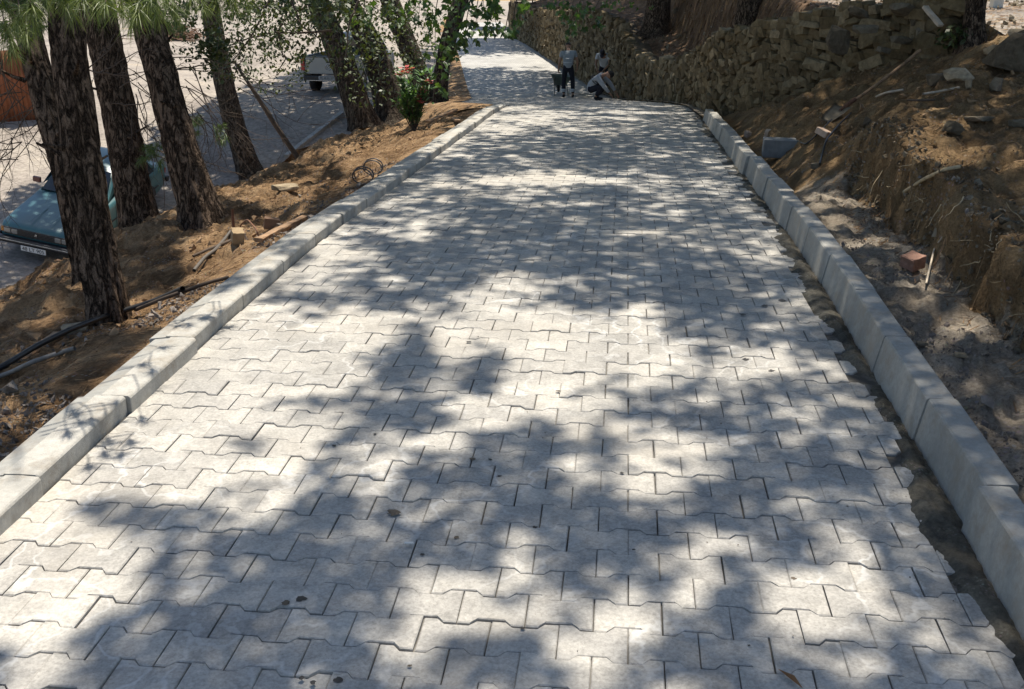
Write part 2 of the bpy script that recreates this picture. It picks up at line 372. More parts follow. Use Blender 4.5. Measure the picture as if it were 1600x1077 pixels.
_wx = _sm(np.interp(_ws, WS, WALL[:, 0]), 15); _wy = _sm(np.interp(_ws, WS, WALL[:, 1]), 15); _wt = _sm(np.interp(_ws, WS, WTOP), 9)
def wall_x(d): return np.interp(d, _wy, _wx)
def wall_near(x, d):
    x = np.asarray(x, float); d = np.asarray(d, float); sh = x.shape
    xf, df = x.ravel(), d.ravel(); best = np.empty(len(xf)); bi = np.empty(len(xf), int)
    for i in range(0, len(xf), 20000):
        D = (xf[i:i+20000, None]-_wx[None, ::2])**2+(df[i:i+20000, None]-_wy[None, ::2])**2
        j = D.argmin(1); bi[i:i+20000] = j*2; best[i:i+20000] = np.sqrt(D[np.arange(len(j)), j])
    tx = np.gradient(_wx)[bi]; ty = np.gradient(_wy)[bi]
    side = (xf-_wx[bi])*ty-(df-_wy[bi])*tx              # >0: behind the wall
    return (best*np.sign(side)).reshape(sh), bi.reshape(sh)
def wall_top_at(x, d, bi):
    x = np.asarray(x, float); d = np.asarray(d, float); gx, gy, gt = np.gradient(_wx)[bi], np.gradient(_wy)[bi], np.gradient(_wt)[bi]
    f = ((x-_wx[bi])*gx+(d-_wy[bi])*gy)/(gx*gx+gy*gy+1e-9); return _wt[bi]+gt*np.clip(f, -2, 2)
def z_right(x, d, rough=True):                          # right verge, cut bank, slope to the wall, terrace behind it
    u, v = to_uv(x, d); x = np.asarray(x, float); d = np.asarray(d, float)
    e = np.where(d < 17.5, u-RW-0.155, x-xr(d))
    big = (fbm(x*0.8, d*0.8, 0, 4, 21)-0.5); mid = (fbm(x*3.5, d*3.5, 0, 5, 31)-0.5); fin = (fbm(x*14, d*14, 0, 3, 41)-0.5)*(1-sstep(12, 16, d)); mid = mid*(1-0.7*sstep(14, 17, d))
    face = np.interp(d, [0, 4, 5.5, 8, 11, 14], [.30, .30, .34, .56, .8, .9])
    edge = 0.46+0.22*(fbm(d*1.3, x*0+3.3, 0, 3, 51)-0.5)+0.05*np.clip(6-d, 0, 5)*0.3+mid*0.22
    near = zr(d)+0.125+mid*0.05+fin*0.03+(face+big*0.16+mid*0.10)*sstep(edge, edge+0.11, e)+0.10*np.clip(e-0.6, 0, 6)*(1+0.5*big)+mid*0.11*sstep(.5, .8, e)+fin*0.085
    far = zr(d)+0.02+np.minimum(0.10+0.52*np.clip(e, 0, 2.4), 1.3)*sstep(-0.05, .5, e)+(mid*0.30+big*0.35+fin*0.07)*sstep(0.1, 0.6, e)
    far = np.where(d > 16.5, zr(d)+0.03+fin*0.04, far)
    w = sstep(8.1, 9.3, d-0.45*np.clip(e-0.5, 0, 3)+big*0.8)
    front = near*(1-w)+far*w
    s, bi = wall_near(x, d)
    top = wall_top_at(x, d, bi)
    plat = np.interp(d, [0, 14, 20, 30, 50, 80], [1.0, .95, .85, .45, 0.2, 0])
    back = (top-0.08)*(1-sstep(0.2, 4.5, s))+plat*sstep(0.2, 4.5, s)+(mid*0.2+big*0.3)*(1-sstep(5, 7, s))+fin*0.05
    z = np.where(s > 0.08, np.where(d > 10.3, back, front), front)
    # behind the end of the wall: smooth up to the terrace
    wb = sstep(9.6, 12.0, d)*sstep(4.75, 5.3, x)
    z = z*(1-wb)+(0.86+fin*0.03+mid*0.04)*wb
    wf = sstep(6.5, 8.5, x)
    return z*(1-wf)+(np.maximum(plat, 0.5)+big*0.12)*wf if True else z
def ground(x, d):
    """height of whatever ground lies at x,d (vector)"""
    x = np.asarray(x, float); d = np.asarray(d, float)
    u, v = to_uv(x, d)
    z = np.maximum(z_bank(x, d), z_low(x, d))
    z = np.where(x < xl(d)-6.9, z_low(x, d), z)
    z = np.where(d > 19.5, np.where(x < xl(d), z_low(x, d), z), z)
    on = (x > xl(d)-0.22*(d < 19)) & (x < xr(d)+0.16)
    z = np.where(on, zr(d)+0.0, z)
    z = np.where(x >= xr(d)+0.16, z_right(x, d), z)
    return z
def g1(x, d): return float(ground(np.array([x]), np.array([d]))[0])
def on_ground(px, py, t0=3, t1=90):
    """where the pixel's ray meets the ground"""
    r = ray(px, py); ts = np.exp(np.linspace(math.log(t0), math.log(t1), 1500))
    x = r[0]*ts; y = r[1]*ts; z = CAM_Z+r[2]*ts; g = ground(x, y); k = np.argmax(z < g)
    return np.array([x[k], y[k], g[k]])

# ---- lower ground, left bank, right ground
def struct(name, me, m, label=None):
    o = link(name, me, m); o['kind'] = 'structure'
    return o
xs = np.concatenate([np.linspace(-600, -60, 12), np.linspace(-55, -16, 40), np.linspace(-15.5, 3, 75), np.linspace(4, 60, 15), np.linspace(80, 600, 8)])
ys = np.concatenate([np.linspace(-60, 2, 12), np.linspace(4, 62, 170), np.linspace(64, 120, 20), np.linspace(150, 1200, 10)])
Xg, Yg = np.meshgrid(xs, ys)
Zg = z_low(Xg, Yg)+(fbm(Xg*0.6, Yg*0.6, 0, 4, 77)-0.5)*0.08
Zg = np.where((Xg > xl(Yg)-0.4) & (Yg < 75), np.minimum(Zg, zr(Yg)-0.9), Zg)
lower_ground = struct('ground', grid_mesh('ground', Xg, Yg, Zg), MT['sand_road'])
# parking road of the lower level: a greyer sheet
ev = np.concatenate([np.linspace(0.0, 3.6, 95), np.linspace(3.7, 9.5, 60)]); vv = np.concatenate([np.linspace(0, 13, 270), np.linspace(13.1, 19.3, 70)])
E, Vv = np.meshgrid(ev, vv); Xb, Yb = uv(-0.21-E, Vv)
bank = struct('earth_bank', grid_mesh('earth_bank', Xb, Yb, z_bank(Xb, Yb)), MT['bank'])
# beyond the end of the kerb the bank runs out into a low shoulder beside the road
ss = np.linspace(0, 1, 40); dv = np.concatenate([np.linspace(19.25, 24, 60), np.linspace(24.3, 78, 160)]); S_, D_ = np.meshgrid(ss, dv)
wd = np.interp(D_, [19, 24, 34, 44, 78], [5.0, 3.8, 2.4, 1.4, 1.4]); Xs = xl(D_)+0.05-S_*wd
zlo = z_low(Xs, D_)-0.25
Zs = np.maximum((zr(D_)+0.01)*(1-sstep(0.05, 1, S_))+zlo*sstep(0.05, 1, S_), zlo)+(fbm(Xs*2.5, D_*2.5, 0, 4, 6)-0.5)*0.22*sstep(0.02, 0.3, S_)*(1-0.7*sstep(34, 44, D_))
_w = sstep(19.3, 20.3, D_); Zs = z_bank(np.minimum(Xs, xl(D_)-0.3*(1-_w)-0.02), D_)*(1-_w)+Zs*_w; Xs = Xs-0.28*(1-_w)
struct('shoulder', grid_mesh('shoulder', Xs, D_, Zs), MT['bank'])
ev = np.concatenate([np.linspace(0.0, 1.6, 80), np.linspace(1.62, 5.2, 75), np.linspace(5.4, 16, 40)]); vv = np.concatenate([np.linspace(0.2, 17, 340), np.linspace(17.15, 62, 170)])
E, Vv = np.meshgrid(ev, vv)
Xr = np.where(Vv < 17, uv(RW+0.135+E, Vv)[0], 0); Yr = np.where(Vv < 17, uv(RW+0.135+E, Vv)[1], Vv)
Yr = uv(RW+0.135+E, Vv)[1]*(1-sstep(12, 17, Vv))+Vv*sstep(12, 17, Vv)
Xstraight = uv(RW+0.135+E, Vv)[0]
Xr = Xstraight*(1-sstep(14, 17, Vv))+(xr(Yr)-0.02+E)*sstep(14, 17, Vv)
Zr_ = z_right(Xr, Yr)
# the grit of the verge strip blends into the cut earth by a vertex attribute
gzx = np.gradient(Zr_, axis=1)/np.maximum(np.gradient(Xr, axis=1), 1e-3); stp = sstep(0.5, 1.6, np.abs(gzx))*((Yr < 10.5)|(wall_near(Xr, Yr)[0] < -0.15))
Xd = Xr+stp*((fbm(Xr*2, Yr*5, Zr_*6, 5, 71, 0.6)-0.5)*0.24+(fbm(Xr*6, Yr*16, Zr_*18, 4, 72, 0.7)-0.5)*0.13); Yd = Yr+stp*(fbm(Xr*3, Yr*6, Zr_*8, 4, 73)-0.5)*0.10
me = grid_mesh('earth_terrace', Xd, Yd, Zr_)
vm0 = 0.50+0.12*(fbm(Vv*2, Vv*0+1, 0, 3, 8)-0.5)
soil = (1-sstep(vm0-0.12, vm0+0.12, E))*(1-sstep(8.2, 10, Vv))
soil = np.maximum(soil, (Vv > 16.5)*(1-sstep(0.25, 0.45, E)))
at_ = me.attributes.new('soil', 'FLOAT', 'POINT'); at_.data.foreach_set('value', soil.ravel().astype(np.float32))
ec = E[:-1, :-1].ravel(); xc = Xr[:-1, :-1].ravel(); yc = Yr[:-1, :-1].ravel()
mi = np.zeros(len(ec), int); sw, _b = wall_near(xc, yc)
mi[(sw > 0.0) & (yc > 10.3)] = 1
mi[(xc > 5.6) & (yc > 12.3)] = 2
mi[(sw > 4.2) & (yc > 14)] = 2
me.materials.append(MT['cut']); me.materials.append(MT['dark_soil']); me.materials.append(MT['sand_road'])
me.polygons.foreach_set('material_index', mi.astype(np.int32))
terrace = link('earth_terrace', me); terrace['kind'] = 'structure'
Xp, Yp = np.meshgrid(np.linspace(12, 120, 12), np.linspace(-20, 90, 12))
plaza = struct('terrace_ground', grid_mesh('terrace_ground', Xp, Yp, Xp*0+0.45), MT['sand_road'])

# ---- road: base sheet, pavers
dv = np.concatenate([np.linspace(0.6, 19, 60), np.linspace(19.2, 75, 140)]); ss = np.linspace(0, 1, 14)
S_, D_ = np.meshgrid(ss, dv)
Xq = (xl(D_)-0.05)*(1-S_)+(xr(D_)+0.17)*S_
sink = np.where(D_ < 36.2, 0.012, 0.0)
road_mat, rt, rb = new_mat('road_base'); P_ = pos(rt)
bt = N(rt, 'ShaderNodeTexBrick'); bt.inputs['Scale'].default_value = 1.0
mpp = N(rt, 'ShaderNodeMapping'); mpp.inputs['Rotation'].default_value = (0, 0, 0.1027); rt.links.new(P_, mpp.inputs[0]); rt.links.new(mpp.outputs[0], bt.inputs[0])
for k, v_ in (('Color1', (0.33, 0.32, 0.30, 1)), ('Color2', (0.40, 0.39, 0.36, 1)), ('Mortar', (0.16, 0.15, 0.14, 1))): bt.inputs[k].default_value = v_
bt.inputs['Mortar Size'].default_value = 0.006; bt.inputs['Brick Width'].default_value = 0.2; bt.inputs['Row Height'].default_value = 0.14
sepx = N(rt, 'ShaderNodeSeparateXYZ'); rt.links.new(P_, sepx.inputs[0])
fr = ramp(rt, sepx.outputs[1], [(0.0, (0,)*3)]); mr = N(rt, 'ShaderNodeMapRange'); mr.inputs[1].default_value = 36.1; mr.inputs[2].default_value = 36.3; rt.links.new(sepx.outputs[1], mr.inputs[0])
cb = mixc(rt, bt.outputs[0], ramp(rt, noise(rt, P_, 1.2, 6, 0.65), [(0.3, (0.8,)*3), (0.7, (1.2,)*3)]), 1.0, 'MULTIPLY')
rt.links.new(mixc(rt, ramp(rt, noise(rt, P_, 5, 5, 0.7), [(0.42, (0.05, 0.046, 0.04)), (0.62, (0.20, 0.185, 0.16))]), cb, mr.outputs[0]), rb.inputs['Base Color']); rb.inputs['Roughness'].default_value = 0.8
road = struct('road', grid_mesh('road', Xq, D_, zr(D_)-sink), road_mat)

PITCHR = 0.14; BE, BM = 0.0825, 0.0575
def paver_outline(x0, x1, cut0=False, cut1=False):
    """outline of an I-shaped block between x0 and x1 (block spans -0.1..0.1)"""
    def f(x):
        a = abs(x); return BE if a > 0.062 else BM if a < 0.040 else BM+(BE-BM)*(a-0.040)/0.022
    xs_ = sorted(set([x0, x1]+[q for q in (-0.1, -0.062, -0.04, 0.04, 0.062, 0.1) if x0 <= q <= x1]))
    lo = [(q, -f(q)) for q in xs_]; hi = [(q, f(q)) for q in reversed(xs_)]
    return np.array(lo+hi)
def paver_mesh(x0=-0.1, x1=0.1, seed=0, tint=None):
    r = np.random.default_rng(seed); p = paver_outline(x0, x1); c = p.mean(0)
    n = len(p); g = r.uniform(0.0007, 0.0024)
    p = p-np.sign(p-c)*g+r.normal(0, 0.0006, p.shape)
    q = c+(p-c)*np.array([1-0.007/(x1-x0), 1-0.005/0.1])
    zt = r.normal(0, 0.0008)
    V = np.concatenate([np.c_[p, np.full(n, -0.05)], np.c_[p, np.full(n, -0.0032)], np.c_[q, np.full(n, zt)]])
    F = [];
    for a in range(n):
        b = (a+1) % n
        F.append([a, b, n+b, n+a]); F.append([n+a, n+b, 2*n+b, 2*n+a])
    top = np.arange(2*n, 3*n)
    # the top as quads between the lower and the upper run (equal counts, mirrored)
    h = n//2; T = []
    for a in range(h-1): T.append([2*n+a, 2*n+a+1, 2*n+n-2-a, 2*n+n-1-a])
    return V, np.array(F+T)
NV = 24; VAR = [paver_mesh(seed=k) for k in range(NV)]
ME = []
for k, (V, F) in enumerate(VAR):
    me = mesh_np('paver', V, F, False, attrs={'tint': np.full(len(F), rng.random())}); me.materials.append(MT['paver']); ME.append(me)
HL = [paver_mesh(0.0, 0.1, 100+k) for k in range(6)]; HR = [paver_mesh(-0.1, 0.0, 200+k) for k in range(6)]; HQ = [paver_mesh(-0.1, -0.035, 300+k) for k in range(4)]
MHL = []; MHR = []; MHQ = []
for L_, M_ in ((HL, MHL), (HR, MHR), (HQ, MHQ)):
    for V, F in L_:
        me = mesh_np('paver', V, F, False, attrs={'tint': np.full(len(F), rng.random())}); me.materials.append(MT['paver']); M_.append(me)
places = []
nrow = int((20.45-0.9)/PITCHR)
for r_ in range(nrow):
    v = 0.9+r_*PITCHR; odd = r_ % 2
    if not odd:
        for k in range(15): places.append((0.1+0.2*k, v, 'F'))
        q = rng.random()
        places.append((3.1, v, 'F' if q < 0.62 else 'R'))
    else:
        places.append((0.0, v, 'L'))
        for k in range(15): places.append((0.2+0.2*k, v, 'F'))
        q = rng.random()
        if q < 0.75: places.append((3.2, v, 'Q'))
for r_ in range(nrow, int((36.2-0.9)/PITCHR)):
    v = 0.9+r_*PITCHR
    for k in range(-26, 18):
        u = 0.1+0.2*k+(0.1 if r_ % 2 else 0.0); x_, y_ = uv(u, v)
        if xl(y_)+0.06 < x_ < xr(y_)-0.02: places.append((u, v, 'F'))
hold = {}
def rot_axes(u, v):
    x, y = uv(u, v); sl_ = (zr(y+0.1)-zr(y-0.1))/0.2
    ax = Vector((A[0], A[1], float(sl_))).normalized(); cx = Vector((C[0], C[1], 0)); nz_ = cx.cross(ax).normalized()
    M = Matrix((cx, ax, nz_)).transposed()
    return float(x), float(y), float(zr(y)), M
stuff = NB(); tints = []; cnt = 0
for (u, v, kind) in places:
    du, dv_ = rng.normal(0, 0.0009, 2); x, y, z, M = rot_axes(u+du, v+dv_)
    J = Matrix.Rotation(rng.normal(0, 0.006), 3, 'X') @ Matrix.Rotation(rng.normal(0, 0.006), 3, 'Y') @ Matrix.Rotation(rng.normal(0, 0.004), 3, 'Z')
    z += rng.normal(0, 0.0018); Mx = M @ J
    sag = 0.006*(fbm(np.array([x*1.2]), np.array([y*1.2]), 0, 2, 5)[0]-0.5); z += sag
    px, py = to_px(x, y, z)
    k = rng.integers(0, NV) if kind == 'F' else rng.integers(0, 4)
    if py < 1110 and -80 < px < 1680 and cnt < 296:
        me = {'F': ME, 'L': MHL, 'R': MHR, 'Q': MHQ}[kind][k]
        o = bpy.data.objects.new('paver', me); COL.objects.link(o); o.parent = road
        o.matrix_local = Matrix.Translation((x, y, z)) @ Mx.to_4x4(); cnt += 1
    else:
        V, F = {'F': VAR, 'L': HL, 'R': HR, 'Q': HQ}[kind][k]
        W = V @ np.array(Mx).T+np.array([x, y, z]); stuff.add(W, F); tints.append(np.full(len(F), rng.random()))
me = mesh_np('paver_field', np.concatenate(stuff.V), np.concatenate(stuff.Q), False, attrs={'tint': np.concatenate(tints)})
me.materials.append(MT['paver']); o = link('paver_field', me, None, road); o['kind'] = 'stuff'

# wet mortar spilled between the last blocks and the right kerb
uu = np.linspace(2.95, 3.285, 48); vm_ = np.linspace(1.0, 17.2, 1150); U_, V_ = np.meshgrid(uu, vm_); Xm, Ym = uv(U_, V_)
edge = 3.172+0.13*(fbm(V_*3.3, U_*0.6, 0, 4, 12)-0.5)-0.09*sstep(0.5, 0.6, fbm(V_*1.1, V_*0, 0, 2, 14))
hm = -0.03+0.044*sstep(edge-0.03, edge+0.06, U_)+0.028*(fbm(Xm*28, Ym*28, 0, 4, 15)-0.5)-0.02*sstep(3.19, 3.24, U_)
hm = np.where(U_ < 3.0, -0.035, hm)
o = link('mortar_bed', grid_mesh('mortar_bed', Xm, Ym, zr(Ym)+hm), MT['mortar'], road); o['kind'] = 'stuff'
# cement and oil drops on the blocks
drop_m = simple('drop_dark', (0.035, 0.03, 0.026), 0.55, var=0.3, vs=60); drop_b = simple('drop_brown', (0.10, 0.075, 0.05), 0.7, var=0.4, vs=60)
for i, (px, py, w, mm) in enumerate([(615, 802, 26, drop_b), (470, 937, 20, drop_m), (446, 943, 18, drop_b), (713, 841, 11, drop_b), (836, 825, 10, drop_m), (660, 868, 9, drop_m), (817, 983, 10, drop_m),
        (528, 1064, 18, drop_m), (489, 1068, 14, drop_m), (471, 1061, 12, drop_m), (738, 718, 13, drop_b), (766, 719, 8, drop_m), (586, 679, 7, drop_m), (522, 697, 8, drop_m), (972, 740, 8, drop_m), (732, 535, 9, drop_m), (780, 745, 8, drop_m), (872, 612, 10, drop_b),
        (1222, 470, 16, drop_m), (1195, 478, 12, drop_m), (1160, 492, 12, drop_m), (1240, 905, 10, drop_b), (1206, 580, 12, drop_m), (1165, 562, 12, drop_m), (640, 1042, 9, drop_b), (1170, 1010, 6, drop_m), (990, 860, 7, drop_m)]):
    p = at_z(px, py, 0.0); p[2] = zr(p[1]); p = at_z(px, py, p[2]); rr = 0.78*w/FPX*(p[1]*CP+(CAM_Z-p[2])*SP)/2
    a = np.linspace(0, 2*np.pi, 14, endpoint=False); rad = rr*(1+0.18*rng.normal(size=14))
    V = np.c_[p[0]+rad*np.cos(a), p[1]+rad*np.sin(a)*0.95, np.full(14, p[2]+0.0045)]; V = np.vstack([V, [[p[0], p[1], p[2]+0.0055]]])
    F = np.array([[j, (j+1) % 14, 14] for j in range(14)]); o = link('stain', mesh_np('stain', V, F, True), mm, road)

# ---- kerbs
def kerb_stone(sec, L, mats_, seed):
    sec = np.array(sec); n = len(sec); r = np.random.default_rng(seed)
    ys_ = [0, 0.006, L/2, L-0.006, L]; V = []
    c = sec.mean(0)
    for i, y in enumerate(ys_):
        s = sec if i not in (0, 4) else c+(sec-c)*0.975
        V.append(np.c_[s[:, 0], np.full(n, y), s[:, 1]])
    V = np.concatenate(V)+r.normal(0, 0.0006, (5*n, 3)); F = []; mi = []
    for i in range(4):
        for a in range(n-1):
            F.append([i*n+a, i*n+a+1, (i+1)*n+a+1, (i+1)*n+a]); mi.append(mats_[a])
    me_q = np.array(F)
    T = []
    for a in range(1, n-1):
        T.append([0, a+1, a]); T.append([4*n, 4*n+a, 4*n+a+1]); mi += [0, 0]
    return V, [me_q, np.array(T)], mi
secL = [(0, -0.07), (0, 0.064), (0.004, 0.071), (0.010, 0.075), (0.07, 0.077), (0.130, 0.076), (0.136, 0.070), (0.212, 0.060), (0.220, 0.054), (0.224, -0.12)]
secL = [(-a, b) for a, b in secL]
secR = [(0, -0.07), (0.004, 0.0), (0.034, 0.160), (0.037, 0.172), (0.044, 0.178), (0.10, 0.180), (0.140, 0.179), (0.147, 0.174), (0.152, -0.1)]
def mk_kerb(name, sec, mats_, u0, v0, v1, label, off, L=0.72):
    root = empty(name, (float(uv(u0, v0)[0]), float(uv(u0, v0)[1]), float(zr(v0))), 0, None, None, None, 'structure')
    mes = []
    for k in range(6):
        V, F, mi = kerb_stone(sec, L-0.005, mats_, k+off)
        me = mesh_np('kerb_stone', V, F, False, mats=mi); me.materials.append(MT['kerb_s']); me.materials.append(MT['kerb_r']); mes.append(me)
    v = v0; i = 0
    root.rotation_euler = (0, 0, 0); base = Matrix.Translation(root.location)
    while v < v1:
        x, y, z, M = rot_axes(u0+rng.normal(0, 0.005), v); ya = uv(u0, v+L)[1]
        s_ = (zr(ya)-zr(y))/L
        ax = Vector((A[0], A[1], float(s_))).normalized(); cx = Vector((C[0], C[1], 0)); nz_ = cx.cross(ax)
        M = Matrix((cx, ax, nz_)).transposed() @ Matrix.Rotation(rng.normal(0, 0.005), 3, 'Z') @ Matrix.Rotation(rng.normal(0, 0.006), 3, 'Y')
        o = bpy.data.objects.new('kerb_stone', mes[i % 6]); COL.objects.link(o); o.parent = root
        end = max(0, v-(v1-1.5))*0.03
        o.matrix_local = base.inverted() @ Matrix.Translation((x, y, z+rng.normal(0, 0.002)-end)) @ M.to_4x4()
        v += L; i += 1
    return root
mk_kerb('left_kerb', secL, [1, 1, 1, 1, 1, 0, 0, 0, 0], 0.0, 3.39-0.72*4, 18.6, '', 0)
mk_kerb('right_kerb', secR, [0]*8, RW-0.005, 2.75-0.72*3, 16.2, '', 50)
# ------------------------------------------------------------------ trees
def trunk_mesh(P, rad, seed, n=56, rings=150, amp=0.022, lean_noise=0.02, flare=0.35, flare_h=0.5):
    P = np.asarray(P, float); k = np.linspace(0, 1, len(P)); kk = np.linspace(0, 1, rings)
    Q = np.stack([_sm(np.interp(kk, k, P[:, i]), 21) for i in range(3)], 1)
    Q[0] = P[0]; h = Q[:, 2]-Q[0, 2]
    Q[:, 0] += lean_noise*np.sin(h*1.7+seed)*sstep(0.1, 1, h); Q[:, 1] += lean_noise*np.cos(h*1.3+seed*2)*sstep(0.1, 1, h)
    r = np.interp(kk, np.linspace(0, 1, len(rad)), rad)*(1+flare*np.exp(-h/flare_h*2.2))
    def disp(a, PP, rr):
        zz = PP[:, 2][:, None]-PP[0, 2]; cx = np.cos(a)+0*zz; cy = np.sin(a)+0*zz; R0 = rr[:, None]
        q = fbm(cx*5.5+seed, cy*5.5, zz*2.4+cx*0.6, 3, seed, 0.6); rid = 1-np.abs(2*q-1)*1.0
        fine = fbm(cx*16, cy*16, zz*9, 3, seed+3)
        root = np.exp(-zz/0.22)*0.42*R0*np.maximum(0, np.cos(a*4+seed))**1.5+np.exp(-zz/0.18)*0.25*R0*np.maximum(0, np.cos(a*3+seed*2))**2
        low = (fbm(cx*1.2+seed*3, cy*1.2, zz*0.9, 2, seed+9)-0.5)*0.22*R0
        return amp*(0.75-1.8*np.clip(rid-0.55, 0, 1))+amp*0.9*(fine-0.5)+root+low
    V, F = tube_np(Q, r, n, disp=disp)
    return V-P[0], F
TREES = {}
def limb(nb, a, b, r0, r1, seed, n=7, sag=0.15, k=9):
    rr = np.random.default_rng(seed); t = np.linspace(0, 1, k)[:, None]; a = np.asarray(a, float); b = np.asarray(b, float)
    P = a*(1-t)+b*t; L = np.linalg.norm(b-a); P += rr.normal(0, 0.035*L, P.shape)*np.sin(t*np.pi); P[:, 2] += sag*L*np.sin(t[:, 0]*np.pi)*0.5
    nb.tube(P, np.linspace(r0, r1, k), n)
    return P
def tree(name, P, rad, label, cat, mat='bark', seed=1, group=None, top=9.0, limbs=6, crown_r=2.6, **kw):
    """P: world polyline of trunk; last point is carried on to the crown at height top"""
    P = [np.asarray(p, float) for p in P]; d = P[-1]-P[-2]; d /= d[2]
    P.append(P[-1]+d*(top*0.75-P[-1][2])*np.array([0.85, 0.85, 1])); P.append(P[-1]+np.array([0.1, 0.1, 1])*(top-P[-1][2]))
    rad = list(rad)+[rad[-1]*0.7, rad[-1]*0.3]
    # even spacing by height for radius interpolation
    hs = [p[2] for p in P]; kk = np.linspace(hs[0], hs[-1], 24)
    PP = np.stack([np.interp(kk, hs, [p[i] for p in P]) for i in range(3)], 1); RR = np.interp(kk, hs, rad)
    root = empty(name, P[0], 0, label, cat, group)
    V, F = trunk_mesh(PP, RR, seed, **kw)
    link('trunk', mesh_np('trunk', V, F, True), MT[mat], root)
    nb = NB(); rr = np.random.default_rng(seed+500)
    for i in range(limbs):
        h = max(2.6, P[0][2]+2.5)+(top-max(2.6, P[0][2]+2.5))*(i+0.5)/limbs*0.9; c = np.array([np.interp(h, kk, PP[:, j]) for j in range(3)])
        a = i*2.4+seed; L = crown_r*(0.9-0.4*i/limbs)*rr.uniform(0.8, 1.2)
        e = c+np.array([math.cos(a)*L, math.sin(a)*L, 0.35*L+0.3])
        Q = limb(nb, c, e, 0.055*(1-0.5*i/limbs)+0.01, 0.012, seed*10+i)
        for j in range(3):
            m = Q[4+j]; a2 = a+rr.uniform(-1, 1); limb(nb, m, m+np.array([math.cos(a2), math.sin(a2), 0.4])*L*0.4, 0.02, 0.006, seed*50+i*3+j, 5)
    if mat == 'bark' and top < 11:
        for i in range(6):                               # broken dead stubs low on the trunk
            h = P[0][2]+rr.uniform(0.9, 3.2); c0 = np.array([np.interp(h, kk, PP[:, j]) for j in range(3)]); a = rr.uniform(0, 6.28); r0 = np.interp(h, kk, RR); dv0 = np.array([math.cos(a), math.sin(a), rr.uniform(0.0, 0.5)])
            L = rr.uniform(0.06, 0.22); sb = NB(); sb.tube(np.array([c0+dv0*r0*0.7, c0+dv0*(r0+L*0.4), c0+dv0*(r0+L)+[0, 0, 0.02]])-np.array(P[0]), [0.02, 0.013, 0.008], 7); sb.build('branch_stub', MT[mat], root, True)
    Vn = [v-np.array(P[0]) for v in nb.V]; nb.V = Vn
    nb.build('limbs', MT[mat], root, True)
    TREES[root.name] = (root, PP[-6]+0, top)
    return root
def pxline(pts, t): return [at_t(px, py, tt) for (px, py), tt in zip(pts, t)]
def up_from(base, pts):
    """trunk line: base point, then image points at the depths that keep it roughly upright"""
    out = [np.array(base)]; t0 = base[1]*CP+(CAM_Z-base[2])*SP
    for (px, py, dt) in pts:
        r = ray(px, py); d0 = base[1]+dt; t = d0/r[1]; out.append(np.array([r[0]*t, d0, CAM_Z+r[2]*t]))
    return out
def base_at(px, py, z): return at_z(px, py, z)
# five pines on the left bank
def sink(p, s=0.12): q = np.array(p); q[2] = g1(q[0], q[1])-s; return q
b1 = on_ground(172, 500); b1[2] -= 0.12
tree('pine_tree', up_from(b1, [(152, 400, 0.03), (130, 230, 0.1), (108, 60, 0.2), (96, -15, 0.3)]), [0.096, 0.1, 0.1, 0.092, 0.08], 'thick furrowed pine trunk nearest the kerb, in front of the green car', 'tree', seed=3, group='pines on the left bank', top=8.5, amp=0.026, flare=0.25)
b2 = at_t(146, 430, 8.1); b2[2] = g1(b2[0], b2[1])-0.15
tree('pine_tree', up_from(b2, [(128, 360, 0), (84, 215, 0.1), (50, 110, 0.2), (22, -15, 0.4)]), [0.106, 0.102, 0.098, 0.093, 0.085], 'dark pine trunk leaning left, rising from behind the nearest pine', 'tree', seed=5, group='pines on the left bank', top=9, amp=0.024)
b3 = at_t(222, 352, 12.6); b3[2] = g1(b3[0], b3[1])-0.12
tree('pine_tree', up_from(b3, [(207, 300, 0), (190, 180, 0.1), (158, 40, 0.2), (150, -15, 0.3)]), [0.216, 0.198, 0.184, 0.18, 0.171], 'slim dark pine trunk just beside the side of the green car', 'tree', seed=8, group='pines on the left bank', top=9.5, amp=0.024)
b4 = on_ground(322, 348); b4[2] -= 0.12
tree('pine_tree', up_from(b4, [(300, 280, 0), (262, 160, 0.1), (222, 20, 0.3), (213, -15, 0.4)]), [0.156, 0.144, 0.14, 0.133, 0.125], 'straight dark pine trunk with a sunlit root flare, right of the green car', 'tree', seed=11, group='pines on the left bank', top=9.5, amp=0.026, flare=0.5)
b5 = on_ground(392, 268); b5[2] -= 0.12
tree('pine_tree', up_from(b5, [(372, 215, 0), (350, 130, 0.1), (328, 20, 0.3), (322, -15, 0.4)]), [0.264, 0.252, 0.228, 0.216, 0.204], 'grey pine trunk with ivy leaves on its upper part', 'tree', 'bark2', seed=14, group='pines on the left bank', top=9.5)
# clump of broad-leaved trunks by the oleander
b6 = on_ground(572, 200); b6[2] -= 0.15
tree('plane_tree', up_from(b6, [(555, 150, 0), (528, 80, 0.2), (500, 10, 0.4), (492, -15, 0.5)]), [0.36, 0.336, 0.312, 0.288, 0.264], 'wide dark leaning trunk in front of the silver pickup', 'tree', 'bark2', seed=17, group='trunks of the roadside clump', top=9, limbs=5, amp=0.03)
b7 = on_ground(612, 190); b7[1] += 0.5; b7[2] = g1(b7[0], b7[1])-0.2
tree('plane_tree', up_from(b7, [(603, 140, 0), (580, 70, 0.3), (548, 10, 0.5), (536, -15, 0.6)]), [0.45, 0.388, 0.338, 0.275, 0.25], 'stout dark trunk in the middle of the clump', 'tree', 'bark2', seed=19, group='trunks of the roadside clump', top=9, limbs=5, amp=0.03)
b8 = on_ground(668, 168); b8[1] += 1.2; b8[2] = g1(b8[0], b8[1])-0.2
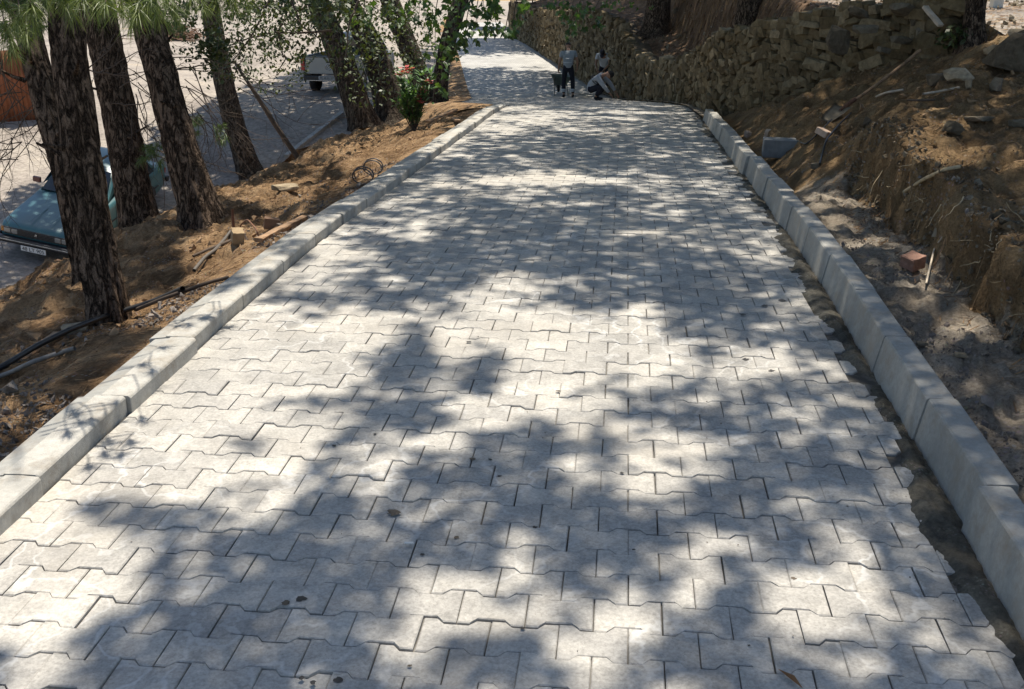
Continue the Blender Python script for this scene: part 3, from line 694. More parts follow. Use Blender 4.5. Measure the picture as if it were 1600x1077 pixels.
tree('plane_tree', up_from(b8, [(655, 120, 0), (636, 70, 0.2), (612, 15, 0.4), (603, -15, 0.5)]), [0.345, 0.287, 0.282, 0.276, 0.253], 'grey ridged trunk right behind the flowering oleander', 'tree', 'bark2', seed=23, group='trunks of the roadside clump', top=10, limbs=5, amp=0.03)
b9 = on_ground(684, 178); b9[1] += 1.4; b9[2] = g1(b9[0], b9[1])-0.2
tree('plane_tree', up_from(b9, [(688, 140, 0), (694, 80, 0.2), (712, 20, 0.3), (724, -15, 0.4)]), [0.23, 0.216, 0.209, 0.216, 0.203], 'slender dark trunk leaning right, last of the clump towards the road', 'tree', 'bark2', seed=29, group='trunks of the roadside clump', top=9.5, limbs=5, amp=0.02)
# dead leaning sapling
nb = NB(); bs = on_ground(468, 243); Pp = up_from(bs, [(430, 195, -0.1), (395, 140, -0.1), (365, 95, 0)]); Pp[0][2] -= 0.1
nb.tube(np.array(Pp)-Pp[0], [0.05, 0.045, 0.035, 0.02], 8)
o = nb.build('sapling', MT['twig'], None, True); o.location = Vector(Pp[0]); tag(o, 'thin bare leaning sapling stem between the ivy pine and the clump', 'tree')
# trees on the terrace at the right
for (px, py, t, w, lab, sd, tp) in [(1170, 48, 17.2, 38, 'trunk standing just behind the middle of the stone wall', 31, 10), (1026, 50, 24, 38, 'very dark trunk on the shaded terrace, beyond the wall trunk', 37, 10), (1522, 66, 12.9, 27, 'dark trunk between the rubble and the bright sunlit ground', 41, 9)]:
    q = on_ground(px, py, t*0.8); q[2] -= 0.15; t = q[1]*CP+(CAM_Z-q[2])*SP; r_ = w/2*t/FPX
    tree('pine_tree', up_from(q, [(px+2, py-25, 0.0), (px+4, -15, 0.1)]), [r_*1.1, r_, r_*0.97], lab, 'tree', seed=sd, group=None, top=tp, limbs=6, n=40, rings=120, flare=0.5)
# two shade trees beside the photographer (their crowns shade the near road)
for (x, y, z0, lab, sd) in [(-4.6, -0.6, None, 'pine on the left bank beside the camera position', 43), (3.9, 1.2, None, 'pine on the right terrace beside the camera position', 47)]:
    q = np.array([x, y, 0.0]); q[2] = (-1.0 if x < 0 else 0.55)-0.2
    tree('pine_tree', [q, q+np.array([0.1, 0.1, 2.0]), q+np.array([0.2, 0.15, 4.0])], [0.2, 0.18, 0.16], lab, 'tree', seed=sd, top=8.5, limbs=6, n=32, rings=90)

# ------------------------------------------------------------------ canopy (unseen crown leaves, set along sun rays to cast mapped shade)
LR = [  # rows of light 0..9 on the ground, every 50 px
(1075, "587521111112453453554653223312233"), (1020, "488411231132565433764321356541123"), (970, "999621112242478665476411887588533"),
(920, "999987521112489876555673667876732"), (870, "999974531113122596122575537756644"), (830, "999787554334453363212545446644454"),
(800, "999354367522366442414422263654444"), (760, "999999975847643322467753236754444"), (720, "999999998877642454637784422424563"),
(690, "999999995963578462745667334245444"), (660, "999999999984414986865433464344444"), (630, "999999998644637989877575564444444"),
(600, "999999999987447399777546456544444"), (570, "999999999998536489988568785455544"), (540, "999999999999749589999744573444444"),
(515, "999999999999868899999644534444444"), (490, "999999987568845998668433232444444"), (465, "999998755656464855355322334444444"),
(440, "999998756774744687621135244444444"), (415, "888887656686643421111224554444444"), (390, "777776666787432421223366334444444"),
(370, "666666666686453421256545544444444"), (345, "666665555554777552432346744444444"), (320, "555555555555644234544645644444444"),
(300, "555555555555465664336544444444444"), (280, "555555555555445899976655444444444"), (262, "555555555555443464523334444444444"),
(240, "555555555555576453224534444444444"), (220, "555555555555569754334344444444444"), (200, "555555555555557876555444444444444"),
(182, "555555555555556677665554444444444"), (166, "555555555555555455455444444444444"), (150, "444444444444442232222222344444444"),
(130, "333333333333333122211222223333333"), (112, "333333333333333345543333333333333"), (100, "444444444444448999994444444444444"), (88, "444444444444448889994444444444444"),
(82, "444444444444444445554444444444444"), (78, "222222222222222222222222222222222"), (60, "222222222222222211122222222222222"), (50, "555555555555555777755555555555555"), (42, "999999999999999999999999999999999"), (-60, "999999999999999999999999999999999")]
LR = LR[::-1]; LY = np.array([r[0] for r in LR], float); LG = np.array([[int(c) for c in r[1]] for r in LR], float)/9
def lmap(px, py):
    fx = np.clip(px/50, 0, 31.999); ix = fx.astype(int); fx = fx-ix
    iy = np.clip(np.searchsorted(LY, py)-1, 0, len(LY)-2); fy = np.clip((py-LY[iy])/(LY[iy+1]-LY[iy]), 0, 1)
    return (LG[iy, ix]*(1-fx)+LG[iy, ix+1]*fx)*(1-fy)+(LG[iy+1, ix]*(1-fx)+LG[iy+1, ix+1]*fx)*fy
def ell(px, py, cx, cy, a, b): return np.exp(-(((px-cx)/a)**2+((py-cy)/b)**2)**2)
def light_at(x, d, z):
    px, py = to_px(x, d, z); road_L = lmap(px, py)
    inroad = (x > xl(d)-0.35) & (x < xr(d)+0.2) & (d < 64)
    left = x <= xl(d)-0.35
    bankish = left & (z > z_low(x, d)+0.25) & (d < 30)
    B = 0.43+0.55*ell(px, py, 620, 235, 110, 45)+0.45*ell(px, py, 430, 300, 60, 25)+0.55*ell(px, py, 380, 385, 90, 40)+0.45*ell(px, py, 240, 485, 70, 25)+0.4*ell(px, py, 330, 420, 60, 40)-0.25*ell(px, py, 90, 560, 100, 60)+0.2*ell(px, py, 40, 650, 60, 60)-0.3*ell(px, py, 220, 400, 70, 40)+.2*ell(px,py,60,500,50,30)-.3*ell(px,py,590,190,90,30)
    Lw = np.full_like(px, 1.0)
    Lw = Lw-0.95*ell(px, py, 390, 215, 170, 85)-0.95*ell(px, py, 520, 150, 90, 72)-0.95*ell(px, py, 60, 425, 120, 52)-0.35*ell(px, py, 30, 330, 45, 35)-0.8*ell(px, py, 20, 140, 90, 60)-0.6*ell(px, py, 690, 120, 70, 60)-0.95*ell(px, py, 190, 300, 80, 60)-0.7*ell(px, py, 250, 320, 60, 60)-0.98*ell(px,py,80,345,95,55)
    Rt = np.where(d < 9.5, 0.40, np.where(d < 13, 0.33, 0.20))+0.5*ell(px, py, 1430, 240, 120, 28)+0.2*ell(px, py, 1480, 470, 80, 60)+0.25*ell(px, py, 1290, 350, 60, 60)+0.15*ell(px, py, 1180, 160, 90, 25)+0.6*ell(px, py, 1570, 40, 60, 30)+0.25*ell(px, py, 1250, 5, 90, 12)-0.15*ell(px, py, 1100, 60, 170, 40)-0.2*ell(px, py, 1400, 90, 140, 50)
    Rt = np.where((x > 5.6) & (d > 13.2), 0.93, Rt)
    road_L = np.where((x > xr(d)-0.35) & (d < 17), 0.50, road_L); L = np.where(inroad, road_L, np.where(left, np.where(bankish, B, Lw), Rt))
    return np.clip(L, 0, 1)
def leaf_quads(P, size, asp=0.6, seed=0, flat=0.5, droop=0.0):
    """rhombic leaves, two triangles folded on the midrib -> one quad each"""
    r = np.random.default_rng(seed); n = len(P)
    a = r.uniform(0, 2*np.pi, n); el = r.normal(-droop, flat, n); T = np.c_[np.cos(a)*np.cos(el), np.sin(a)*np.cos(el), np.sin(el)]
    W = np.cross(T, np.array([0, 0, 1.0])+r.normal(0, 0.35, (n, 3))); W /= np.linalg.norm(W, axis=1, keepdims=True)+1e-9
    s = (np.zeros(n)+size)*r.uniform(0.7, 1.3, n); s = s[:, None]
    V = np.stack([P-T*s*0.5, P+W*s*asp*0.5-T*s*0.05, P+T*s*0.5, P-W*s*asp*0.5-T*s*0.05], 1).reshape(-1, 3)
    return V, np.arange(n*4).reshape(n, 4)
def shade_canopy_points(x0, x1, d0, d1, leaf, cover, hlo, hhi, seed, nf, fn=None):
    r = np.random.default_rng(seed); a = leaf*leaf*0.6*0.5*0.85; n = int((x1-x0)*(d1-d0)*cover/a)
    x = r.uniform(x0, x1, n); d = r.uniform(d0, d1, n); z = ground(x, d)
    px, py = to_px(x, d, z)
    L = light_at(x, d, z)
    # noise breaks the mapped light into dapples before leaves are kept
    q = fbm(x*nf, d*nf*np.where(d>9,0.75,1), 0, 5, seed, 0.78); q = np.clip((q-0.5)*3.0+0.5, 0, 1)
    inr = (x > xl(d)-0.35) & (x < xr(d)+0.2); T = np.clip(sstep(np.where(inr, 0.27, 0.40), np.where(inr, 0.84, 0.66), L+(q-0.5)*(0.10+np.where(d < 6, 1.3, 2.0)*L*(1-L))), 0, 1)
    keep = r.random(n) < (1-T)**0.8
    x, d, z = x[keep], d[keep], z[keep]; n = len(x)
    h = r.uniform(hlo, hhi, n); zt = np.maximum(z, -0.6)+h; zt = np.maximum(zt, 3.2+0*zt)
    k = (zt-z)[:, None]
    return np.c_[x, d, z]+k*(SUN/SUN[2])[None, :]
cp = []
cp.append((shade_canopy_points(-4.2, 5.6, 1.2, 11, 0.085, 3.1, 7.5, 12.0, 1, 4.2), 0.085))
cp.append((shade_canopy_points(-6.5, 7.5, 11, 26, 0.13, 3.0, 8, 12.0, 2, 2.4), 0.13))
cp.append((shade_canopy_points(-9, 9, 26, 62, 0.22, 2.8, 8, 12, 3, 1.4), 0.22))
cp.append((shade_canopy_points(-15, -4.2, 9, 30, 0.20, 2.8, 6, 9, 4, 1.1), 0.20))
cp.append((shade_canopy_points(5.6, 10, 1.2, 14, 0.16, 2.2, 5, 8, 5, 1.8), 0.16))
names = list(TREES); tp = np.array([[TREES[k][1][0], TREES[k][1][1]] for k in names])
VV = {k: NB() for k in names}
for i, (P, s) in enumerate(cp):
    D = ((P[:, None, :2]-tp[None])**2).sum(2)+rng.normal(0, 1.0, (len(P), len(names)))
    j = D.argmin(1)
    for m, k in enumerate(names):
        sel = P[j == m]
        if len(sel):
            V, F = leaf_quads(sel, s, 0.6, 100+i*20+m, 0.35); VV[k].add(V-np.array(TREES[k][0].location), F)
ncan = 0
for k in names:
    if VV[k].n:
        ncan += VV[k].n//4
        o = VV[k].build('crown', MT['leaf'], TREES[k][0]); o['kind'] = 'stuff'  # leaves above the frame, shaped to throw the shade map on the ground
print('canopy leaves', ncan)
# ------------------------------------------------------------------ stones, wall, debris
def hull_mesh(pts):
    bm = bmesh.new()
    for p in pts: bm.verts.new(p)
    bmesh.ops.convex_hull(bm, input=bm.verts)
    bmesh.ops.delete(bm, geom=[v for v in bm.verts if not v.link_faces], context='VERTS')
    bmesh.ops.triangulate(bm, faces=bm.faces); bm.verts.index_update()
    V = np.array([v.co[:] for v in bm.verts]); F = np.array([[v.index for v in f.verts] for f in bm.faces]); bm.free(); return V, F
def stone_shape(seed, n=16, flat=0.85):
    r = np.random.default_rng(seed); P = r.uniform(-1, 1, (n, 3)); P = P/np.maximum(np.abs(P).max(1, keepdims=True)**0.55, 0.3)
    P = np.clip(P, -1, 1)*0.5*np.array([1, 1, flat])
    return hull_mesh(P)
def slab_shape(seed):
    r = np.random.default_rng(seed); C = np.array([(i, j, k) for i in (-1, 1) for j in (-1, 1) for k in (-1, 1)], float)*0.5
    C = C*r.uniform(0.72, 1.04, C.shape); E_ = r.uniform(-0.5, 0.5, (6, 3)); E_[np.arange(6), [0, 0, 1, 1, 2, 2]] = [-.53, .53, -.5, .55, -.5, .52]; return hull_mesh(np.vstack([C, E_*[1, 1, 0.96]]))
SH = [slab_shape(900+k) for k in range(14)]
PEB = [stone_shape(960+k, 8) for k in range(6)]
def rotm(ax, ay, az): return np.array(Matrix.Rotation(az, 3, 'Z') @ Matrix.Rotation(ay, 3, 'Y') @ Matrix.Rotation(ax, 3, 'X'))
stone_me = []
for k, (V, F) in enumerate(SH):
    me = mesh_np('stone', V, F, False, attrs={'tint': np.full(len(F), rng.random())}); me.materials.append(MT['stone']); stone_me.append(me)
tx = np.gradient(_wx); ty = np.gradient(_wy); tl = np.hypot(tx, ty); tx /= tl; ty /= tl
kk = np.arange(0, 640, 2); hh = np.linspace(0, 1, 16)
fx, fy = _wx[kk], _wy[kk]; nx, ny = -ty[kk], tx[kk]
zb = z_right(fx+nx*0.2, fy+ny*0.2)-0.25; zt = _wt[kk]+(fbm(_ws[kk]*2.2, kk*0, 0, 4, 61)-0.5)*0.22
wall_root = empty('stone_wall', (float(fx[20]), float(fy[20]), float(zb[20])), 0, 'long curving dry stone retaining wall of flat brown stones along the right side of the road', 'wall')
off = np.array(wall_root.location)
H, K = np.meshgrid(hh, np.arange(len(kk)));
X = fx[K]+nx[K]*0.0; Y = fy[K]+ny[K]*0.0; Z = zb[K]+(zt[K]-zb[K])*H
dsp = (fbm(_ws[kk][K]*4, Z*5, 0, 4, 62)-0.5)*0.12-0.02*H; X = X+nx[K]*dsp; Y = Y+ny[K]*dsp
XB = fx[K[:, -1:]]-nx[K[:, -1:]]*0.5; YB = fy[K[:, -1:]]-ny[K[:, -1:]]*0.5; ZBt = zt[K[:, -1:]]-0.04; ZBb = zb[K[:, -1:]]
X = np.hstack([X, XB, XB]); Y = np.hstack([Y, YB, YB]); Z = np.hstack([Z, ZBt, ZBb])
X = np.vstack([X[:1, -1:]+0*X[:1], X]); Y = np.vstack([Y[:1, -1:]+0*Y[:1], Y]); Z = np.vstack([Z[:1], Z])
core_m = stone_mat('wall_core', [(0, (0.11, 0.085, 0.052)), (1, (0.12, 0.092, 0.058))], 0.1)
o = link('wall_core', grid_mesh('wall_core', X-off[0], Y-off[1], Z-off[2], True), core_m, wall_root)
cand = []
r = np.random.default_rng(77); s = 0.05; total = _ws[kk[-1]]
# courses
def wall_at(s_):
    return [float(np.interp(s_, _ws, q)) for q in (_wx, _wy, tx, ty, _wt)]
zlow = lambda x, y, ax, ay: float(z_right(np.array([x+ax*0.2]), np.array([y+ay*0.2]))[0])
step_s = 0.0
sv = np.arange(0.02, total-1, 0.05)
low_tab = z_right(np.interp(sv, _ws, _wx)-np.interp(sv, _ws, ty)*0.2, np.interp(sv, _ws, _wy)+np.interp(sv, _ws, tx)*0.2)
z = -3.3
while z < 1.5:
    s_ = r.uniform(0, 0.3); hrow = r.uniform(0.06, 0.105)
    while s_ < total-1.2:
        x, y, a, b, top = wall_at(s_); zb_ = float(np.interp(s_, sv, low_tab)); top += (fbm(np.array([s_*2.2]), np.array([0.0]), 0, 4, 61)[0]-0.5)*0.22
        farf = 1.0 if y < 20 else 1.8
        if s_ < 2.0: farf = 1.15
        w = r.uniform(0.10, 0.30)*farf
        if r.random() < 0.14: w *= 1.5
        if zb_-0.08 < z < top+0.02 and (farf == 1.0 or r.random() < 1/farf):
            h = (hrow*r.uniform(0.75, 1.35)+0.012)*(farf**0.9)
            if r.random() < 0.10: h *= 1.8
            tilt = r.normal(0, 0.12)+(0.24 if fbm(np.array([s_*1.1]), np.array([z*1.5]), 0, 2, 5)[0] > 0.52 else -0.05)*(r.random() < 0.7)
            cand.append((y, x, z+r.normal(0, 0.012), a, b, w*1.05, h, r.uniform(0.14, 0.26)*farf**0.4, tilt, r.normal(0, 0.18), r.integers(0, 14), s_))
        s_ += w*0.84
    z += hrow*0.84
cand.sort()
wb = NB(); tn = []; nst = 0
for (y, x, z, a, b, w, h, dp, tl_, yw, k, s_) in cand:
    M = np.array([[a, -b, 0], [b, a, 0], [0, 0, 1.0]])     # local x along the wall, local y out of the face (front)
    px, py = to_px(x, y, z); vis = -20 < py < 240 and 850 < px < 1620
    outw = r.uniform(-0.075, -0.035)+(0.05 if s_ < 2.4 else 0)
    Rm = M @ rotm(r.normal(0, 0.09), tl_, yw*0.4); S = np.diag([w, dp, h]); c = np.array([x-b*outw, y+a*outw, z])-off
    if nst < 296 and vis and y < 19:
        o = bpy.data.objects.new('stone', stone_me[k]); COL.objects.link(o); o.parent = wall_root; nst += 1
        Mx = Matrix((Rm @ S).tolist()).to_4x4(); Mx.translation = Vector(c); o.matrix_local = Mx
    else:
        V, F = SH[k]; wb.add(V @ (Rm @ S).T+c, F); tn.append(np.full(len(F), r.random()))
me = mesh_np('wall_stones', np.concatenate(wb.V), np.concatenate(wb.T), False, attrs={'tint': np.concatenate(tn)}); me.materials.append(MT['stone'])
o = link('wall_stones', me, None, wall_root); o['kind'] = 'stuff'
print('wall stones', len(cand), nst)

def rock(name, px, py, w, asp, label, mat='rock', seed=1, yaw=0.0, tilt=0.0, group=None, t=None, lift=0.25, cat='stone', n=34, flat=0.85):
    p = on_ground(px, py) if t is None else at_t(px, py, t)
    tt = p[1]*CP+(CAM_Z-p[2])*SP; W = w*tt/FPX
    V, F = stone_shape(seed, n, flat)
    bm = bmesh.new(); vs = [bm.verts.new(v) for v in V]
    for f in F: bm.faces.new([vs[i] for i in f])
    bmesh.ops.dissolve_limit(bm, angle_limit=0.25, verts=bm.verts, edges=bm.edges)
    bmesh.ops.triangulate(bm, faces=bm.faces)
    bmesh.ops.subdivide_edges(bm, edges=bm.edges, cuts=2, use_grid_fill=True)
    rr = np.random.default_rng(seed)
    for v in bm.verts:
        q = v.co; nn = float(fbm(np.array([q.x*4+seed]), np.array([q.y*4]), q.z*4, 3, 3)[0])-0.5
        v.co = q*(1+0.22*nn)
    bmesh.ops.transform(bm, matrix=Matrix.Rotation(yaw, 4, 'Z') @ Matrix.Rotation(tilt, 4, 'Y') @ Matrix.Diagonal((W, W*asp[0], W*asp[1], 1)), verts=bm.verts)
    o = bm_obj(name, bm, MT[mat], None, False); o.location = (p[0], p[1], p[2]+W*asp[1]*lift)
    return tag(o, label, cat, group)
rock('rock', 447, 297, 44, (0.5, 0.28), 'pale flat triangular stone lying on the sunlit left bank', 'pale_rock', 5, 0.3)
rock('rock', 176, 496, 34, (0.7, 0.8), 'yellowish stone leaning on the foot of the nearest pine', 'pale_rock', 9, 0.8, 0.5, lift=0.3)
rock('rock', 118, 520, 42, (0.6, 0.45), 'brown stone left of the nearest pine foot beside the black pipe', 'pale_rock', 12, 0.4)
rock('rock', 345, 347, 14, (0.8, 0.7), 'small blue-grey stone beside the straight pine root flare', 'rock', 15)
rock('rock', 905, 0, 1, (1, 1), 'x', 'rock', 1) if False else None
rock('rock', 612, 165, 20, (0.7, 0.7), 'pale brown stone at the foot of the stout clump trunk', 'pale_rock', 22)
rock('rock', 1489, 212, 26, (0.9, 0.9), 'upright pale grey stone standing on the sunlit earth terrace', 'rock', 31, 0.4, 0.4, lift=0.35)
rock('rock', 1306, 62, 46, (0.6, 1.1), 'big pale pointed boulder set in the dark rubble end of the wall', 'rock', 36, 0.2, 0.3, t=11.6, lift=0.0)
for i, (px, py, w, lab) in enumerate([(1352, 45, 40, 'mossy rounded stone in the dark rubble, right of the pale pointed boulder'), (1455, 50, 60, 'wide flat slab under the leaning plank in the rubble'), (1445, 32, 56, 'flat slab near the top of the rubble beside the leaning plank'), (1408, 62, 34, 'lumpy yellowish stone in the middle of the rubble'), (1380, 78, 26, 'small oval stone low in the rubble'), (1500, 20, 44, 'dark slab at the rubble end next to the trunk'), (1410, 15, 50, 'dark slab on top of the rubble'), (1340, 20, 40, 'dark stone on the left of the rubble top')]):
    rock('rock', px, py, w, (0.6, 0.42), lab, 'rock', 50+i, 0.1*i, 0.05*i, t=11.45+0.05*(i % 3), lift=0.0)
for i, (px, py, w, asp, lab, tt) in enumerate([(1580, 110, 80, (0.8, 0.9), 'large dark boulder at the right edge of the terrace', None), (1560, 88, 44, (0.7, 0.5), 'pale-topped stone on the left shoulder of the large dark boulder', None), (1590, 62, 32, (0.7, 0.6), 'dark stone on top of the large boulder against the sunlit ground', None), (1555, 140, 26, (0.6, 1.0), 'upright dark stone left of the large boulder', None),
        (1512, 138, 20, (0.5, 0.9), 'white narrow stone leaning left of the large boulder', None), (1462, 132, 40, (0.7, 0.6), 'squat grey stone in the hollow under the rubble', None), (1495, 128, 44, (0.7, 0.6), 'wide grey stone in the hollow beside the white narrow stone', None), (1528, 188, 44, (0.6, 0.2), 'flat dark slab lying on the terrace', None), (1590, 200, 34, (0.6, 0.4), 'dark flat stone at the right edge on the terrace', None),
        (1275, 262, 16, (0.8, 0.6), 'small grey stone in the grit below the shovel', None), (1500, 560, 18, (.8, .6), 'pale clod at the foot of the cut bank', None), (1440, 540, 16, (.7, .5), 'small stone in the middle of the grit verge', None), (1385, 250, 14, (.7, .5), 'small reddish stone on the edge of the terrace', None)]):
    rock('rock', px, py, w, asp, lab, 'pale_rock' if 'white' in lab or 'pale' in lab else 'rock', 70+i, 0.3*i, 0.1, lift=0.3)

# grey concrete offcut, bricks, wooden blocks
conc = simple('shaded_concrete', (0.20, 0.205, 0.20), 0.85, var=0.25, vs=9, b=0.5)  # darker than the kerbs: the shade around the offcut is in its colour
def block(name, px, py, size, yaw, mat, label, cat, tilt=0.0, roll=0.0, z=0.0, bev=0.006, seed=0):
    p = on_ground(px, py); bm = bmesh.new(); box(bm, (0, 0, 0), size, None, bev)
    bmesh.ops.subdivide_edges(bm, edges=[e for e in bm.edges if e.calc_length() > 0.06], cuts=2, use_grid_fill=True)
    rr = np.random.default_rng(seed)
    for v in bm.verts: v.co += Vector(rr.normal(0, 0.0016, 3))
    o = bm_obj(name, bm, mat); o.location = (p[0], p[1], p[2]+size[2]*0.42+z); o.rotation_euler = (tilt, roll, yaw)
    return tag(o, label, cat)
block('kerb_offcut', 1216, 247, (0.32, 0.15, 0.18), -0.12, conc, 'grey concrete kerb offcut lying behind the right kerb', 'concrete block', 0.05, 0.02, z=0.03, seed=1)
brick_m = simple('brick_brown', (0.24, 0.13, 0.09), 0.85, var=0.25, vs=25, b=0.5); brick_p = simple('brick_pale', (0.50, 0.36, 0.26), 0.85, var=0.2, vs=25, b=0.4)
woodb = simple('wood_block_tan', (0.30, 0.21, 0.11), 0.8, var=0.3, vs=9, b=0.4)
block('brick', 1425, 418, (0.10, 0.10, 0.075), 0.5, brick_m, 'brown brick piece at the foot of the cut bank', 'brick', 0.1, -0.15, seed=2)
block('brick', 1168, 214, (0.055, 0.10, 0.075), 0.2, brick_p, 'pale brick piece left of the grey concrete offcut', 'brick', 0.1, 0.1, seed=3)
block('brick', 1199, 216, (0.06, 0.09, 0.09), -0.4, brick_p, 'pale brick piece touching the back of the grey concrete offcut', 'brick', 0.2, 0.0, seed=4)
block('brick', 1287, 212, (0.10, 0.13, 0.06), 0.7, brick_p, 'broken pale brick lying under the shovel blade', 'brick', 0.3, 0.2, seed=5)
block('wood_block', 372, 378, (0.085, 0.13, 0.09), 0.35, woodb, 'tan sawn wood block on the left bank by the rusty stake', 'wood block', 0.1, 0.12, seed=6)
block('wood_block', 425, 356, (0.12, 0.08, 0.085), 0.25, simple('wood_block_brown', (0.20, 0.115, 0.065), 0.85, var=0.3, vs=9), 'dark brown wood block resting against the plank on the left bank', 'wood block', 0.0, 0.2, seed=7)
def long_board(name, p0, p1, w, th, mat, label, cat, lift=0.0, t0=None, t1=None):
    a = on_ground(*p0) if t0 is None else at_t(*p0, t0); b = on_ground(*p1) if t1 is None else at_t(*p1, t1); a[2] += lift; b[2] += lift
    d = b-a; L = np.linalg.norm(d); bm = bmesh.new(); box(bm, (L/2, 0, 0), (L, w, th), None, th*0.15)
    es = [e for e in bm.edges if e.calc_length() > L*0.6]; bmesh.ops.subdivide_edges(bm, edges=es, cuts=5)
    rr = np.random.default_rng(int(L*1000))
    for v in bm.verts: v.co += Vector((0, rr.normal(0, w*0.03), rr.normal(0, th*0.06)))
    o = bm_obj(name, bm, mat); o.location = a; o.rotation_mode = 'QUATERNION'; o.rotation_quaternion = Vector(d).to_track_quat('X', 'Z')
    return tag(o, label, cat)
long_board('plank', (404, 382), (478, 345), 0.06, 0.03, MT['wood'], 'reddish plank lying beside the left kerb by the wood blocks', 'plank', 0.03)
long_board('plank', (668, 196), (712, 178), 0.09, 0.03, MT['wood'], 'brown plank lying by the oleander foot', 'plank', 0.05)
long_board('plank', (690, 176), (716, 198), 0.08, 0.03, MT['wood'], 'short brown plank pointing to the left kerb near the oleander', 'plank', 0.08)
long_board('plank', (1445, 10), (1470, 40), 0.07, 0.03, simple('pale_wood', (0.40, 0.33, 0.25), 0.8, var=0.3, vs=12), 'pale weathered plank leaning on the rubble end of the wall', 'plank', 0, 11.0, 10.85)
long_board('driftwood', (5, 590), (95, 528), 0.07, 0.05, MT['wood'], 'long flat piece of old wood beside the black pipe', 'wood piece', 0.02)
rust = simple('rusty_iron', (0.16, 0.07, 0.035), 0.8, var=0.4, vs=40)
def wire(name, pts, rad, mat, label, cat, lift=0.02, n=7, world_=None, parent=None):
    P = np.array([on_ground(*p) for p in pts]) if world_ is None else np.array(world_, float)
    if world_ is None: P[:, 2] += lift
    k = np.linspace(0, 1, len(P)); kk_ = np.linspace(0, 1, len(P)*6); Q = np.stack([_sm(np.interp(kk_, k, P[:, i]), 7) for i in range(3)], 1)
    nb = NB(); nb.tube(Q-Q[0], rad, n); o = nb.build(name, mat, parent, True); o.location = Vector(Q[0]); return tag(o, label, cat)
black = simple('black_plastic', (0.012, 0.012, 0.013), 0.45); greyp = simple('grey_pipe', (0.22, 0.20, 0.17), 0.7, var=0.3)
o = wire('water_pipe', [(-30, 606), (10, 586), (60, 556), (110, 530), (150, 513), (178, 503), (240, 483), (290, 462)], 0.017, black, 'black plastic water pipe running along the left bank to the nearest pine', 'pipe', 0.05)
p = on_ground(176, 506); bm = bmesh.new(); bmesh.ops.create_cone(bm, segments=14, radius1=0.03, radius2=0.03, depth=0.10, cap_ends=True); box(bm, (0.0, 0.02, -0.05), (0.03, 0.03, 0.06), None, 0.004)
j = bm_obj('pipe_joint', bm, black, o, False); j.location = Vector(p)+Vector((0, 0, 0.05))-o.location; j.rotation_euler = (0, R(80), R(30))
wire('old_pipe', [(-20, 604), (20, 590), (50, 573), (85, 562), (120, 551)], 0.013, greyp, 'thin grey pipe lying just below the black pipe', 'pipe', 0.025)
p = on_ground(366, 366)
wire('rusty_stake', None, [0.012], rust, 'short rusty iron stake standing on the left bank by the tan block', 'stake', world_=[p, p+[0, 0, .1], p+[0.004, 0, 0.22]])
wire('rubber_hose', [(303, 430), (320, 410), (338, 396), (352, 380), (362, 366)], 0.014, simple('hose_grey', (0.10, 0.085, 0.07), 0.7), 'old brown hose winding down from the rusty stake', 'hose', 0.03)
p = on_ground(374, 362); q = on_ground(406, 374)
wire('bent_wire', None, 0.006, rust, 'thin rusty wire arching over the tan block', 'wire', world_=[p, p+[0.02, 0, 0.06], (p+q)/2+[0, 0, 0.13], q+[-0.02, 0, 0.08], q])
for i, (px, py, lab) in enumerate([(566, 288, 'loop of rusty reinforcing wire beside the left kerb'), (582, 274, 'second loop of reinforcing wire farther along the left kerb')]):
    p = on_ground(px, py); a = np.linspace(0, 2*np.pi*1.6, 26); wire('wire_coil', None, 0.007, simple('wire_grey%d' % i, (0.10, 0.09, 0.085), 0.5, 0.6), lab, 'wire', world_=np.c_[p[0]+0.10*np.cos(a), p[1]+0.05*a/3, p[2]+0.07+0.08*np.sin(a)])
# shovel: handle on the terrace, blade and crossbar down by the offcut
p0 = on_ground(1318, 182); p0[2] += 0.09; p1 = at_t(1438, 78, p0[1]*CP+(CAM_Z-p0[2])*SP+0.35)
root = empty('shovel', p0, 0, 'long-handled shovel leaning on the rubble with a mud-caked blade', 'shovel')
nb = NB(); d = (p1-p0); t_ = np.linspace(0, 1, 12)[:, None]; nb.tube(d*t_+np.array([0, 0, -0.02])*np.sin(t_*3.14), 0.017, 10); nb.build('handle', MT['wood'], root, True)
dn = d/np.linalg.norm(d); bm = bmesh.new()
w_, l_ = 0.115, 0.26
for i in range(7):
    for j in range(7):
        u_ = (i/6-0.5)*2; v_ = j/6; wv = w_*(1-0.35*v_**3); bm.verts.new((v_*l_, u_*wv, 0.03*(u_**2)-0.02*v_+0.0))
bm.verts.ensure_lookup_table()
for i in range(6):
    for j in range(6): bm.faces.new([bm.verts[i*7+j], bm.verts[i*7+j+1], bm.verts[(i+1)*7+j+1], bm.verts[(i+1)*7+j]])
bmesh.ops.solidify(bm, geom=bm.faces, thickness=0.006)
bl = bm_obj('blade', bm, simple('mud_caked_steel', (0.34, 0.28, 0.20), 0.75, 0.2, var=0.3, vs=14), root, True); bl.rotation_mode = 'QUATERNION'; bl.rotation_quaternion = Vector(-dn).to_track_quat('X', 'Z')
nb = NB(); nb.tube(np.array([dn*0.16, dn*0.02, -dn*0.07]), [0.021, 0.024, 0.014], 10); nb.build('socket', rust, root, True)
wire('strap', [(1330, 182), (1310, 200), (1290, 225), (1283, 250), (1280, 262)], 0.009, black, 'black strap hanging down the bank below the shovel', 'strap', 0.03)
wire('strap', [(1300, 192), (1275, 218), (1258, 232), (1240, 222)], 0.008, black, 'thin black strap reaching from the shovel to the concrete offcut', 'strap', 0.03)
